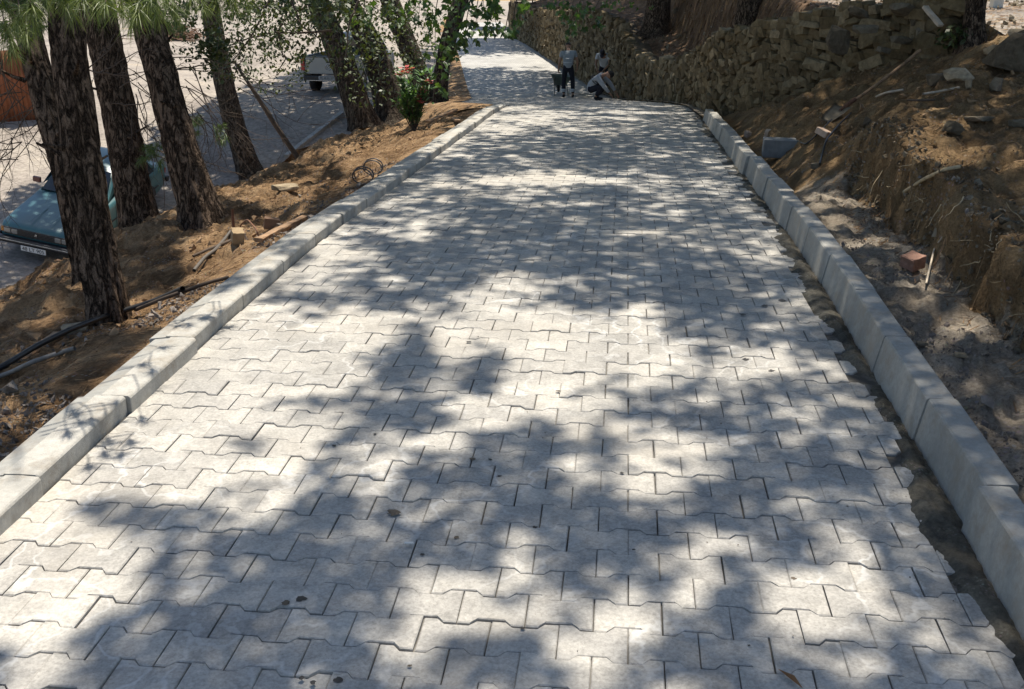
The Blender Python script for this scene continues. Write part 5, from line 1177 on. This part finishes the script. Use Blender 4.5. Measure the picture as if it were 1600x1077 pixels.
# standing man with the barrow, his back to the camera
P1 = on_ground(887, 153); z1 = P1[2]
J = dict(pel=(0, 0, .93), waist=(0, -.03, 1.10), chest=(0, -.08, 1.32), neck=(0, -.13, 1.47), headb=(0, -.20, 1.53), shl=(.20, -.08, 1.38), ell=(.27, -.06, 1.10), wrl=(.29, -.17, .88), shr=(-.20, -.08, 1.38), elr=(-.29, -.06, 1.11), wrr=(-.29, -.20, .90),
         hipl=(.10, 0, .90), knl=(.13, -.03, .50), anl=(.13, .02, .10), hipr=(-.10, 0, .90), knr=(-.15, -.03, .50), anr=(-.16, .02, .10))
p1, Jv = person((P1[0], P1[1], z1), R(180), J, vestm, 'man seen from behind in a grey vest and dark trousers, standing at a wheelbarrow', 'short', headdir=(0, -1, -.6))
hand(p1, Jv['wrl'], Jv['wrl']-Jv['ell'], (1, 0, 0), skinm, 1, 0.9); hand(p1, Jv['wrr'], Jv['wrr']-Jv['elr'], (-1, 0, 0), skinm, 1, 0.9)
nb = NB(); a = np.linspace(0, 2*np.pi, 25); nb.tube(np.c_[.172*np.cos(a), -.055+.137*np.sin(a), 1.22+0*a], 0.011, 5); nb.build('vest_band', refl, p1, True)
nb = NB(); nb.tube(np.c_[.168*np.cos(a), -.035+.134*np.sin(a), 1.10+0*a], 0.009, 5); nb.build('vest_band', refl, p1, True)
# man bending forward behind, white shirt and cap, holding a rod
P2 = on_ground(943, 151); P2[1] += 0.7; P2[0] += 0.05; z2 = g1(P2[0], P2[1])
J = dict(pel=(0, .10, .92), waist=(0, .02, 1.06), chest=(0, -.16, 1.25), neck=(0, -.28, 1.36), headb=(0, -.36, 1.38), shl=(.19, -.17, 1.28), ell=(.21, -.28, 1.02), wrl=(.05, -.42, .84), shr=(-.19, -.17, 1.28), elr=(-.24, -.27, 1.02), wrr=(-.16, -.44, .86),
         hipl=(.10, .10, .90), knl=(.14, .0, .50), anl=(.14, .12, .10), hipr=(-.10, .10, .90), knr=(-.13, .0, .50), anr=(-.13, .12, .10))
p2, Jv = person((P2[0], P2[1], z2), R(-14), J, whitem, 'man in a white shirt and dark cap bending over with a rod', 'short', cap=simple('cap_dark', (0.02, 0.02, 0.03), 0.8), bands=False, headdir=(0, -.6, -.8))
hand(p2, Jv['wrl'], Jv['wrl']-Jv['ell'], (1, 0, 0), skinm, 1, 1.0); hand(p2, Jv['wrr'], Jv['wrr']-Jv['elr'], (-1, 0, 0), skinm, 1, 1.0)
M2 = Matrix.Translation((P2[0], P2[1], z2)) @ Matrix.Rotation(R(-14), 4, 'Z'); ra = M2 @ Vector((-.26, -.38, 1.02)); rb_ = M2 @ Vector((.20, -.62, .30))
nb = NB(); nb.tube(np.array([(0, 0, 0), (rb_-ra)[:]]), 0.013, 8); o = nb.build('levelling_rod', palest, None, True); o.location = ra; tag(o, 'pale rod held by the bending man in the white shirt', 'rod')
# crouching man reaching to the right
P3 = on_ground(928, 156.5); z3 = P3[2]
J = dict(pel=(0, .12, .30), waist=(0, .10, .46), chest=(0, -.10, .64), neck=(0, -.26, .72), headb=(0, -.33, .72), shl=(.17, -.14, .66), ell=(.22, -.38, .46), wrl=(.16, -.56, .22), shr=(-.18, -.12, .64), elr=(-.20, -.30, .42), wrr=(-.12, -.46, .22),
         hipl=(.10, .10, .30), knl=(.17, -.26, .42), anl=(.12, -.04, .10), hipr=(-.10, .10, .30), knr=(-.17, -.26, .42), anr=(-.12, -.04, .10))
p3, Jv = person((P3[0]+0.02, P3[1], z3), R(72), J, sweat, 'crouching man in a grey sweatshirt laying blocks beside the stone wall', 'long', bands=False, headdir=(0, -.5, -.8))
hand(p3, Jv['wrl'], Jv['wrl']-Jv['ell'], (0, 0, 1), skinm, 1.05, 0.3); hand(p3, Jv['wrr'], Jv['wrr']-Jv['elr'], (0, 0, 1), skinm, 1.0, 0.4)
a = np.linspace(0, 2*np.pi, 25); C0 = Vector((0, .02, .54)); ax_ = (Jv['chest']-Jv['waist']).normalized(); s1 = Vector((1, 0, 0)); s2 = ax_.cross(s1)
for q in (0.0, 0.055):
    nb = NB(); nb.tube([tuple(C0+ax_*q+s1*.178*math.cos(t)+s2*.142*math.sin(t)) for t in a], 0.011, 5); nb.build('sweatshirt_band', cuffb, p3, True)
# wheelbarrow beside the standing man
P4 = on_ground(871, 150); z4 = P4[2]
wbz = empty('wheelbarrow', (P4[0]+0.12, P4[1]+0.35, g1(P4[0], P4[1]+0.35)), R(4), 'grey-green wheelbarrow in front of the standing man', 'wheelbarrow')
bm = bmesh.new(); lo = [(-.18, -.10), (.18, -.10), (.18, .30), (-.18, .30)]; hi = [(-.30, -.30), (.30, -.30), (.28, .55), (-.28, .55)]
vb = [bm.verts.new((x, y, .34)) for x, y in lo]; vt = [bm.verts.new((x, y, .62)) for x, y in hi]; bm.faces.new(vb[::-1])
for i in range(4): bm.faces.new([vb[i], vb[(i+1) % 4], vt[(i+1) % 4], vt[i]])
bmesh.ops.solidify(bm, geom=bm.faces, thickness=0.012); bm_obj('tray', bm, simple('barrow_paint', (0.16, 0.20, 0.18), 0.5, 0.2, var=0.2, vs=8), wbz)
steel = simple('barrow_steel', (0.12, 0.12, 0.11), 0.5, 0.6)
for s_ in (-1, 1):
    nb = NB(); nb.tube([(s_*.06, .72, .20), (s_*.20, .2, .34), (s_*.27, -.35, .55), (s_*.29, -.75, .70)], 0.016, 8); nb.build('handle', steel, wbz, True)
    nb = NB(); nb.tube([(s_*.20, .05, .36), (s_*.22, -.18, .02), (s_*.22, -.26, .01)], 0.013, 7); nb.build('leg', steel, wbz, True)
nb = NB(); a = np.linspace(0, 2*np.pi, 29); nb.tube(np.c_[0*a, .72+.15*np.cos(a), .19+.15*np.sin(a)], 0.04, 10); w_ = nb.build('wheel', rub, wbz, True)
nb = NB(); nb.tube([(-.07, .72, .19), (.07, .72, .19)], 0.012, 8); nb.tube([(0, .72, .07), (0, .72, .31)], 0.012, 6); nb.build('axle', steel, w_, True)

# ------------------------------------------------------------------ oleander
q = on_ground(648, 203); ol = empty('oleander', (q[0], q[1], q[2]-0.03), 0, 'young oleander bush with pink flowers growing on the left bank', 'bush')
tt = q[1]*CP+(CAM_Z-q[2])*SP; rr = np.random.default_rng(12); st_ = NB(); lv = []; tips = []
for i in range(24):
    a = rr.uniform(0, 2*np.pi); sp = rr.uniform(0.04, 0.34); Ht = rr.uniform(0.45, 0.88); tip = np.array([math.cos(a)*sp, math.sin(a)*sp*0.8, Ht])
    if i == 0: tip = np.array([-0.06, 0, 0.90])
    if i == 1: tip = np.array([0.24, 0.0, 0.74])
    if i == 2: tip = np.array([-0.20, 0, 0.84])
    P = [np.array([0, 0, 0])+rr.normal(0, 0.05, 3)*[1, 1, 0]]
    for k in range(1, 8): f = k/7; P.append(np.array([tip[0]*f**0.85, tip[1]*f**0.85, tip[2]*f])+rr.normal(0, 0.006, 3))
    st_.tube(P, np.linspace(0.010, 0.004, 8), 6); tips.append(P[-1])
    for k in range(2, 8):
        for w_ in range(8 if k > 2 else 4):
            aa = rr.uniform(0, 2*np.pi); el = rr.uniform(0.15, 1.0); dirv = np.array([math.cos(aa)*math.cos(el), math.sin(aa)*math.cos(el), math.sin(el)]); lv.append((P[k]+rr.normal(0, 0.008, 3), dirv, rr.uniform(0.11, 0.18)))
st_.build('stem', MT['twig'], ol, True)
nbl = NB()
for (p_, d_, L) in lv:
    sd = np.cross(d_, [0, 0, 1.0]); sd /= np.linalg.norm(sd)+1e-6; w_ = 0.015; up_ = np.cross(sd, d_)
    V = np.array([p_, p_+d_*L*0.35+sd*w_+up_*0.004, p_+d_*L*0.35-sd*w_+up_*0.004, p_+d_*L*0.75+sd*w_*0.8-up_*0.004, p_+d_*L*0.75-sd*w_*0.8-up_*0.004, p_+d_*L-up_*0.02])
    nbl.add(V, np.array([[0, 1, 2], [1, 3, 4], [1, 4, 2], [3, 5, 4]]))
o = nbl.build('foliage', leaf_mat('oleander_leaf', (0.07, 0.15, 0.05), (0.16, 0.27, 0.10), 0.25), ol); o['kind'] = 'stuff'
pink = leaf_mat('oleander_pink', (0.62, 0.10, 0.14), (0.75, 0.22, 0.24), 0.3)
for ti in (0, 1, 2, 5, 9):
    nb = NB()
    for f_ in range(14):
        c = tips[ti]+rr.normal(0, 0.028, 3)+[0, 0, 0.03]
        for k in range(5):
            a = k*1.2566+f_; u_ = np.array([math.cos(a), math.sin(a)*0.8, 0.35]); s_ = np.array([-math.sin(a), math.cos(a), 0.1]); nb.add(np.array([c, c+u_*0.026+s_*0.016, c+u_*0.042, c+u_*0.026-s_*0.016]), np.array([[0, 1, 2, 3]]))
    nb.build('flower_head', pink, ol)['kind'] = 'stuff'

# ------------------------------------------------------------------ hanging twigs and leaves seen in the frame
def add_to_tree(rootname, nb, name, mat, kind='stuff', smooth=False):
    root = TREES[rootname][0]; nb.V = [v-np.array(root.location) for v in nb.V]; o = nb.build(name, mat, root, smooth)
    if kind: o['kind'] = kind
    return o
rr = np.random.default_rng(91)
def needles(nb, tw, p, d, n=60, L=0.11, w=0.0009, spread=0.75):
    d = np.asarray(d, float)/np.linalg.norm(d)
    for i in range(n):
        v = d+rr.normal(0, spread, 3)*0.75; v /= np.linalg.norm(v); v = v*0.86+np.array([0, 0, -0.10]); b = p-d*rr.uniform(0, 0.09)+rr.normal(0, 0.003, 3)
        l = L*rr.uniform(0.7, 1.15); m = b+v*l*0.5; e = b+v*l+np.array([0, 0, -l*0.12]); s_ = np.cross(v, rr.normal(0, 1, 3)); s_ /= np.linalg.norm(s_); s_ = s_*w
        nb.add(np.array([b-s_, b+s_, m+s_, m-s_]), np.array([[0, 1, 2, 3]])); nb.add(np.array([m-s_, m+s_, e]), np.array([[0, 1, 2]]))
nn = NB(); tw = NB()
tufts = [(8, 12, 4.2), (28, 38, 4.3), (48, 14, 4.1), (70, 6, 4.4), (10, 62, 4.4), (40, 60, 4.6), (128, 2, 4.0), (150, 14, 4.1), (166, 8, 3.9), (188, 20, 4.0), (196, 0, 4.1), (214, 24, 4.0), (232, 6, 4.1), (205, 34, 4.3), (100, 4, 4.3), (112, 18, 4.5), (18, 84, 4.7), (55, 34, 4.4), (260, 6, 4.6), (275, 20, 4.9), (245, 22, 4.7), (380, 0, 5.4), (172, -12, 4.1), (140, -14, 4.2),
         (300, 2, 5.2), (318, 14, 5.2), (338, 8, 5.3), (356, 4, 5.3), (366, 14, 5.4), (310, -14, 5.3), (345, -14, 5.3), (-10, 40, 4.5), (90, -14, 4.3), (250, -12, 4.3)]
for (px, py, t) in tufts:
    p = at_t(px, py, t); up = at_t(px+rr.uniform(-25, 25), -75, t+rr.uniform(-.1, .3)); d = p-up
    needles(nn, tw, p, d, 95, 0.11, 0.0012)
    tw.tube([p-d*0.02/np.linalg.norm(d), (p+up)/2+rr.normal(0, 0.01, 3), up, up+np.array([-.1, .1, .5])], [0.0025, 0.003, 0.0035, 0.006], 5)
add_to_tree('pine_tree', nn, 'needles', MT['needle']); add_to_tree('pine_tree', tw, 'twigs', MT['twig'])
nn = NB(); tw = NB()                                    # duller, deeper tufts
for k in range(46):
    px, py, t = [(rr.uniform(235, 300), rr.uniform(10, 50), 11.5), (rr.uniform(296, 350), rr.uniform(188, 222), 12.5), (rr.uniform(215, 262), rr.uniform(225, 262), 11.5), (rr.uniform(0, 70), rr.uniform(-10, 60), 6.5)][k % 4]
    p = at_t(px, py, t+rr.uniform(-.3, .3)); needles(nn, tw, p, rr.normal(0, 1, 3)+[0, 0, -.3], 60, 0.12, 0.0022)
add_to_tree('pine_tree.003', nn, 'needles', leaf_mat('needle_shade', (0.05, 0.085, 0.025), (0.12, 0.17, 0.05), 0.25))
# bare dead twigs around the pines
tw = NB()
def twig(p, d, L, r0, depth=0):
    k = 7; P = [np.array(p)]; d = np.array(d, float); d /= np.linalg.norm(d)
    for i in range(k): d = d+rr.normal(0, 0.16, 3)+[0, 0, -0.03]; d /= np.linalg.norm(d); P.append(P[-1]+d*L/k)
    tw.tube(P, np.linspace(r0, r0*0.35, k+1), 5 if depth == 0 else 4)
    if depth < 2:
        for i in range(3 if depth == 0 else 2): m = P[rr.integers(2, k)]; d2 = d+rr.normal(0, 0.7, 3); twig(m, d2, L*0.5, r0*0.55, depth+1)
for (px, py, t, dx, dz, L, n_) in [(20, 150, 12, -.6, -.6, 1.3, 6), (60, 170, 12, -.5, -.4, 1.4, 6), (30, 230, 12, -.7, -.3, 1.3, 5), (215, 130, 12, .5, -.6, 1.0, 6), (255, 130, 11, .8, -.4, 1.1, 6), (290, 120, 12, .2, -1, 1.2, 6), (300, 180, 13, .4, -1, 1.0, 5), (180, 150, 11, .8, .1, .8, 4), (150, 110, 9, .9, 0, .6, 4), (210, 150, 12, -.2, -.9, .8, 4), (375, 130, 14, .9, -.4, 1.2, 5), (0, 100, 11, -.3, -.9, 1.4, 6), (245, 240, 12, .5, -.4, 1.0, 5)]:
    for k in range(n_): p = at_t(px+rr.normal(0, 10), py+rr.normal(0, 14), t); twig(p, [dx+rr.normal(0, .3), rr.normal(0, .4), dz+rr.normal(0, .3)], L*rr.uniform(.6, 1.1), 0.0065)
add_to_tree('pine_tree.004', tw, 'dead_twigs', MT['twig'], 'stuff', True)
# leafy sprays
LOBE = np.array([(0, 0), (.22, -.10), (.30, .08), (.52, .05), (.40, .22), (.50, .42), (.26, .40), (.16, .62), (0, 1.0), (-.16, .62), (-.26, .40), (-.50, .42), (-.40, .22), (-.52, .05), (-.30, .08), (-.22, -.10)])*0.8
def lobed(nb, P, size, seed):
    r_ = np.random.default_rng(seed); n = len(P); k = len(LOBE)
    for i in range(n):
        a = r_.uniform(0, 2*np.pi); dn_ = np.array([math.cos(a)*0.7, math.sin(a)*0.7, -r_.uniform(0.2, 1.1)]); dn_ /= np.linalg.norm(dn_); s_ = np.cross(dn_, r_.normal(0, 1, 3)+[0, 0, .5]); s_ /= np.linalg.norm(s_); nz_ = np.cross(dn_, s_); sz = size*r_.uniform(0.7, 1.2)
        V = P[i]+(LOBE[:, :1]*s_+LOBE[:, 1:]*dn_+(np.abs(LOBE[:, :1])*0.35-LOBE[:, 1:]**2*0.15)*nz_)*sz; V = np.vstack([V, P[i]+dn_*0.3*sz*0.8])
        F = np.array([[j, (j+1) % k, k] for j in range(k)]); nb.add(V, F)
def spray(px, py, t, rpx, rpy, n, rt=0.6):
    q_ = []
    for i in range(n):
        a = rr.uniform(0, 2*np.pi); s_ = math.sqrt(rr.random()); q_.append(at_t(px+rpx*s_*math.cos(a), py+rpy*s_*math.sin(a), t+rr.normal(0, rt)))
    return np.array(q_)
nb = NB(); tw = NB()
for (px, py, t, a, b, n_) in [(718, 18, 19, 34, 26, 60), (745, 40, 19, 22, 30, 34), (772, 22, 19, 14, 34, 44), (712, 70, 19, 16, 26, 30), (728, 58, 19, 12, 22, 18), (755, 10, 19, 30, 14, 40), (800, 48, 19, 12, 10, 12), (790, 50, 19, 16, 6, 14), (820, 12, 19, 12, 14, 14), (812, 30, 19, 8, 12, 8),
        (655, 20, 19.5, 26, 30, 40), (680, 70, 20, 22, 50, 50), (620, 20, 20, 26, 24, 30), (690, 120, 21, 16, 26, 16), (570, 20, 17.5, 30, 20, 22)]:
    lobed(nb, spray(px, py, t, a, b, n_), 0.17, int(px+py)); q0 = at_t(px, py-b, t); tw.tube([q0+[0.2, 0.3, 1.0], q0, at_t(px, py, t), at_t(px+rr.normal(0, 6), py+b*.7, t)], [0.014, 0.008, 0.005, 0.003], 5)
for (px, py, t, a, b, n_) in [(895, 20, 21, 26, 18, 30), (893, 46, 21, 12, 16, 14), (925, 35, 22, 24, 12, 16), (870, 10, 21, 24, 10, 22), (960, 8, 24, 60, 8, 30)]:
    lobed(nb, spray(px, py, t, a, b, n_), 0.16, int(px+py)+5); q0 = at_t(px, py-b, t); tw.tube([q0+[0.6, 0.3, 1.2], q0, at_t(px, py, t)], [0.012, 0.007, 0.003], 5)
add_to_tree('plane_tree.003', nb, 'leaves', MT['leaf_plane']); add_to_tree('plane_tree.003', tw, 'twigs', MT['twig'])
nb = NB(); tw = NB()                                    # small-leaved branches between the ivy pine and the clump
for (px, py, t, a, b, n_) in [(430, 30, 14, 55, 26, 330), (400, 70, 14, 50, 26, 260), (370, 105, 14, 30, 24, 120), (440, 90, 14, 34, 26, 110), (350, 60, 13.5, 20, 40, 90), (475, 40, 14, 24, 34, 120), (380, 20, 14, 30, 20, 120), (430, 125, 13.6, 50, 22, 70), (470, 100, 13.5, 14, 20, 36), (270, 40, 13, 26, 26, 90), (290, 80, 13, 26, 18, 40)]:
    P = spray(px, py, t, a, b, int(n_*1.9), 0.35); V, F = leaf_quads(P, 0.052, 0.62, int(px), 0.8, 0.3); nb.add(V, F)
for (px, py, t, a, b, n_) in [(528, 60, 15.2, 30, 50, 200), (590, 50, 17.0, 34, 40, 130), (560, 90, 15.6, 30, 26, 60), (545, 130, 16, 30, 20, 40), (640, 100, 17.5, 30, 30, 60), (575, 150, 16.3, 30, 20, 50), (500, 25, 14.5, 20, 24, 80), (560, 15, 18, 50, 22, 300), (600, 30, 19, 40, 34, 260), (640, 20, 20, 40, 26, 240), (460, 8, 14.5, 90, 12, 500), (400, 40, 15, 70, 40, 420), (520, 20, 15.5, 40, 30, 300), (270, 25, 13.5, 40, 26, 300), (470, 60, 15, 40, 40, 220), (600, 100, 18.5, 40, 50, 260), (650, 60, 20, 30, 50, 300), (565, 60, 17.5, 30, 50, 260)]:
    P = spray(px, py, t, a, b, n_, 0.3); V, F = leaf_quads(P, 0.075, 0.6, int(px), 0.8, 0.3); nb.add(V, F)
P = spray(323, 88, 0, 24, 36, 330, 0.0) if False else None
ivy = []
for i in range(420):
    px = rr.normal(330, 15); py = rr.normal(84, 24); ivy.append(at_t(px, py, 13.15+rr.uniform(-.12, .12)))
V, F = leaf_quads(np.array(ivy), 0.062, 0.8, 5, 0.9, 0.4); nb.add(V, F)
add_to_tree('pine_tree.004', nb, 'climbing_leaves', MT['leaf_small'])
for pts in ([(520, 48), (470, 52), (430, 50), (380, 62), (350, 74)], [(480, 10), (452, 22), (435, 46), (438, 78), (446, 92), (430, 118)], [(420, 0), (405, 35), (385, 68), (360, 100)], [(230, 106), (262, 110), (300, 104), (340, 98)], [(455, 0), (470, 40), (500, 60)], [(560, 0), (545, 40), (540, 90)]):
    P = np.array([at_t(px, py, 13.9) for px, py in pts]); kk_ = np.linspace(0, 1, 18); P = np.stack([np.interp(kk_, np.linspace(0, 1, len(P)), P[:, i]) for i in range(3)], 1); tw.tube(P+rr.normal(0, 0.006, P.shape), np.linspace(0.017, 0.007, 18), 6)
add_to_tree('pine_tree.004', tw, 'branches', MT['twig'], None, True)

# ------------------------------------------------------------------ lower level and far things
rustw = simple('rust_orange', (0.25, 0.085, 0.035), 0.85, var=0.55, vs=2.2)
a0 = on_ground(-90, 196, 15); a1 = on_ground(74, 186, 15); dv_ = a1-a0; L = np.linalg.norm(dv_[:2])
fn = empty('rusty_fence', a0, math.atan2(dv_[1], dv_[0]), 'rust-orange sheet metal fence at the left edge beyond the pines', 'fence')
npan = 5
for i in range(npan):
    w_ = L/npan; X_, Z_ = np.meshgrid(np.linspace(0, w_-0.02, 34), [0, 1.0, 2.0]); Y_ = 0.018*np.sin(X_*2*np.pi/0.11)
    o = link('sheet_panel', grid_mesh('sheet_panel', X_+i*w_, Y_, Z_-0.05), rustw, fn); so_ = o.modifiers.new('s', 'SOLIDIFY'); so_.thickness = 0.004
for i in range(npan+1): bx('post', (i*L/npan, 0.05, 0.98), (.06, .06, 2.1), palest if i == npan else rust, fn, None, 0.005)
# brushwood heap
q = on_ground(280, 62, 15); nb = NB()
for i in range(420):
    a = rr.uniform(0, np.pi); rr_ = abs(rr.normal(0, 0.45)); b = rr.uniform(0, 2*np.pi); c = np.array([math.cos(b)*rr_*2.6, math.sin(b)*rr_*1.1, max(0.02, 0.85*math.exp(-rr_**2*2.0)*rr.random())]); l = rr.uniform(0.3, 0.9); dd_ = np.array([math.cos(a), math.sin(a)*0.6, rr.normal(0, 0.2)])*l/2
    nb.tube([c-dd_, c+rr.normal(0, 0.03, 3), c+dd_], [0.02, 0.022, 0.012], 4)
o = nb.build('brushwood_heap', simple('brush', (0.20, 0.12, 0.075), 0.9, var=0.4)); o.location = Vector(q); o['kind'] = 'stuff'; tag(o, 'heap of reddish-brown brushwood on the bright ground between the pines', 'brushwood')
# white edging of the parking road
nb = NB(); e0 = on_ground(536, 181, 15); e1 = on_ground(448, 250, 15); d_ = (e0-e1); n_ = 9; kr = empty('lower_kerb', e1, 0, None, None, None, 'structure')
for i in range(n_):
    c = e1+d_*(i+0.5)/n_; L_ = np.linalg.norm(d_)/n_; o = bx('kerb_stone', (0, 0, 0), (L_-0.02, .14, .22), MT['kerb_s'], kr, None, 0.015); o.location = Vector(c-e1)+Vector((0, 0, 0.03)); o.rotation_euler = (0, -math.atan2(d_[2], np.linalg.norm(d_[:2])), math.atan2(d_[1], d_[0]))
# sand heap, dark skip, at the far end of the road
q = on_ground(795, 22, 40); X_, Y_ = np.meshgrid(np.linspace(-2.2, 2.2, 40), np.linspace(-1.8, 1.8, 30)); Rr = np.sqrt((X_/2.0)**2+(Y_/1.6)**2)
Z_ = 1.35*np.clip(1-Rr, 0, 1)**0.85*(1+0.25*(fbm(X_*2, Y_*2, 0, 3, 3)-0.5))-0.05; o = link('sand_heap', grid_mesh('sand_heap', X_, Y_, Z_), dirt_mat('sand_tan', [(0.3, (0.36, 0.25, 0.14)), (0.7, (0.46, 0.33, 0.19))], 0.1, 20, 0.6, litter=0)); o.location = Vector(q); tag(o, 'tan heap of building sand at the far end of the road', 'sand heap')
q = on_ground(820, 55, 40); dk = empty('rubbish_container', q, R(12), 'dark green rubbish container at the far end of the road by the wall', 'container'); gm = simple('container_green', (0.012, 0.03, 0.02), 0.6, var=0.3)
bm = bmesh.new(); box(bm, (0, 0, .62), (1.35, .85, .85), None, 0.05)
for v in bm.verts:
    if v.co.z < .5: v.co.x *= 0.86; v.co.y *= 0.8
bm_obj('bin_body', bm, gm, dk); bm = bmesh.new(); box(bm, (0, 0, 1.10), (1.42, .92, .10), None, 0.04); bm_obj('lid', bm, simple('container_lid', (0.02, 0.05, 0.035), 0.5), dk)
for s_ in (-1, 1):
    for t_ in (-1, 1): ellipsoid('castor', (s_*.5, t_*.28, .09), (.04, .09, .09), rub, dk, None, 12, 8)
    nb = NB(); nb.tube([(s_*.68, -.2, .95), (s_*.78, -.2, .95), (s_*.78, .2, .95), (s_*.68, .2, .95)], 0.02, 6); nb.build('handle', steel, dk, True)
rs = np.random.default_rng(8)
for (px, py, t_, w, h, lab, sd) in [(678, 140, 23.5, 1.3, 2.6, 'dark undergrowth between the two right trunks of the clump', 3), (612, 120, 21.5, 1.2, 2.4, 'dark undergrowth behind the stout clump trunk', 4), (712, 150, 25, .9, 1.3, 'dark low shrub beside the far road, right of the slender leaning trunk', 6)]:
    q = at_t(px, py, t_); q[2] = g1(q[0], q[1])-0.05; n = 2600; c = rs.normal(0, 1, (n, 3)); c /= np.linalg.norm(c, axis=1, keepdims=True); P = c*rs.random((n, 1))**0.4*np.array([w/2, w/2, h/2])*(0.7+0.6*fbm(c[:, 0]*2+sd, c[:, 1]*2, c[:, 2]*2, 3, sd)[:, None])+[0, 0, h/2]
    root = empty('shrub', q, 0, lab, 'shrub'); nb = NB(); V, F = leaf_quads(P, 0.10, 0.6, sd, 0.8); nb.add(V, F); o = nb.build('foliage', MT['leaf_plane'], root); o['kind'] = 'stuff'
    tw_ = NB()
    for i in range(6): a = i*1.05; tw_.tube([(0, 0, -.05), (math.cos(a)*w*.12, math.sin(a)*w*.12, h*.4), (math.cos(a)*w*.25, math.sin(a)*w*.25, h*.8)], [0.02, 0.014, 0.006], 5)
    tw_.build('stem', MT['twig'], root, True)
# white post on the sunlit plaza
q = on_ground(1556, 12, 10); o = bx('white_post', (0, 0, .55), (.16, .16, 1.3), simple('post_white', (0.66, 0.64, 0.58), 0.7, var=0.1), None, None, 0.01); o.location = Vector(q); tag(o, 'white square post at the back of the bright gravel', 'post')
# low shrubs in the background, all below or near the skyline of the frame
def bush(px, py, t0_, w, h, label, seed, mat='leaf', ls=0.13, n=1800):
    q = on_ground(px, py, t0_); r_ = np.random.default_rng(seed); c = r_.normal(0, 1, (n, 3)); c /= np.linalg.norm(c, axis=1, keepdims=True); rad_ = (0.55+0.45*r_.random((n, 1))**0.5); lump = 0.75+0.5*fbm(c[:, 0]*2+seed, c[:, 1]*2, c[:, 2]*2, 3, seed)[:, None]
    P = c*rad_*lump*np.array([w/2, w/2*0.8, h/2])+[0, 0, h/2]; nb = NB(); V, F = leaf_quads(P, ls, 0.6, seed, 0.8); nb.add(V, F); root = empty('shrub', q, 0, label, 'shrub')
    o = nb.build('foliage', MT[mat], root); o['kind'] = 'stuff'; tw_ = NB()
    for i in range(7): a = i*0.9; tw_.tube([(0, 0, -.05), (math.cos(a)*w*.15, math.sin(a)*w*.15, h*.35), (math.cos(a)*w*.3, math.sin(a)*w*.3, h*.7)], [0.03, 0.02, 0.008], 5)
    tw_.build('stem', MT['twig'], root, True)
bush(1500, 78, 8, 0.5, 0.25, 'low dark spiky plant at the foot of the trunk by the bright gravel', 5, 'leaf_small', 0.07, 260)
for i, (px, w, h, lab) in enumerate([(60, 9, 5, 'wide green shrub far off at the left top'), (330, 12, 6, 'tall green shrub far off behind the ivy pine'), (520, 12, 6, 'green shrub far off behind the leaning clump'), (700, 14, 6, 'dark green shrub far off beyond the sand heap'), (900, 14, 7, 'dark green shrub far off over the end of the wall')]):
    x = (px-800)/FPX*110; y = 112+i*3; q = np.array([x, y, -3.2]); r_ = np.random.default_rng(i+60); n = 2600; c = r_.normal(0, 1, (n, 3)); c /= np.linalg.norm(c, axis=1, keepdims=True); P = c*(0.6+0.4*r_.random((n, 1)))*np.array([w/2, w/2*.7, h/2])*(0.7+0.6*fbm(c[:, 0]*2+i*7, c[:, 1]*2, c[:, 2]*2, 3, i)[:, None])+[0, 0, h/2]
    root = empty('shrub', q, 0, lab, 'shrub'); nb = NB(); V, F = leaf_quads(P, 0.5, 0.6, i, 0.8); nb.add(V, F); o = nb.build('foliage', MT['leaf'], root); o['kind'] = 'stuff'
    tw_ = NB(); tw_.tube([(0, 0, -.1), (0.1, 0, h*.3), (0.2, 0.1, h*.7)], [0.2, 0.15, 0.05], 8); tw_.build('stem', MT['twig'], root, True)
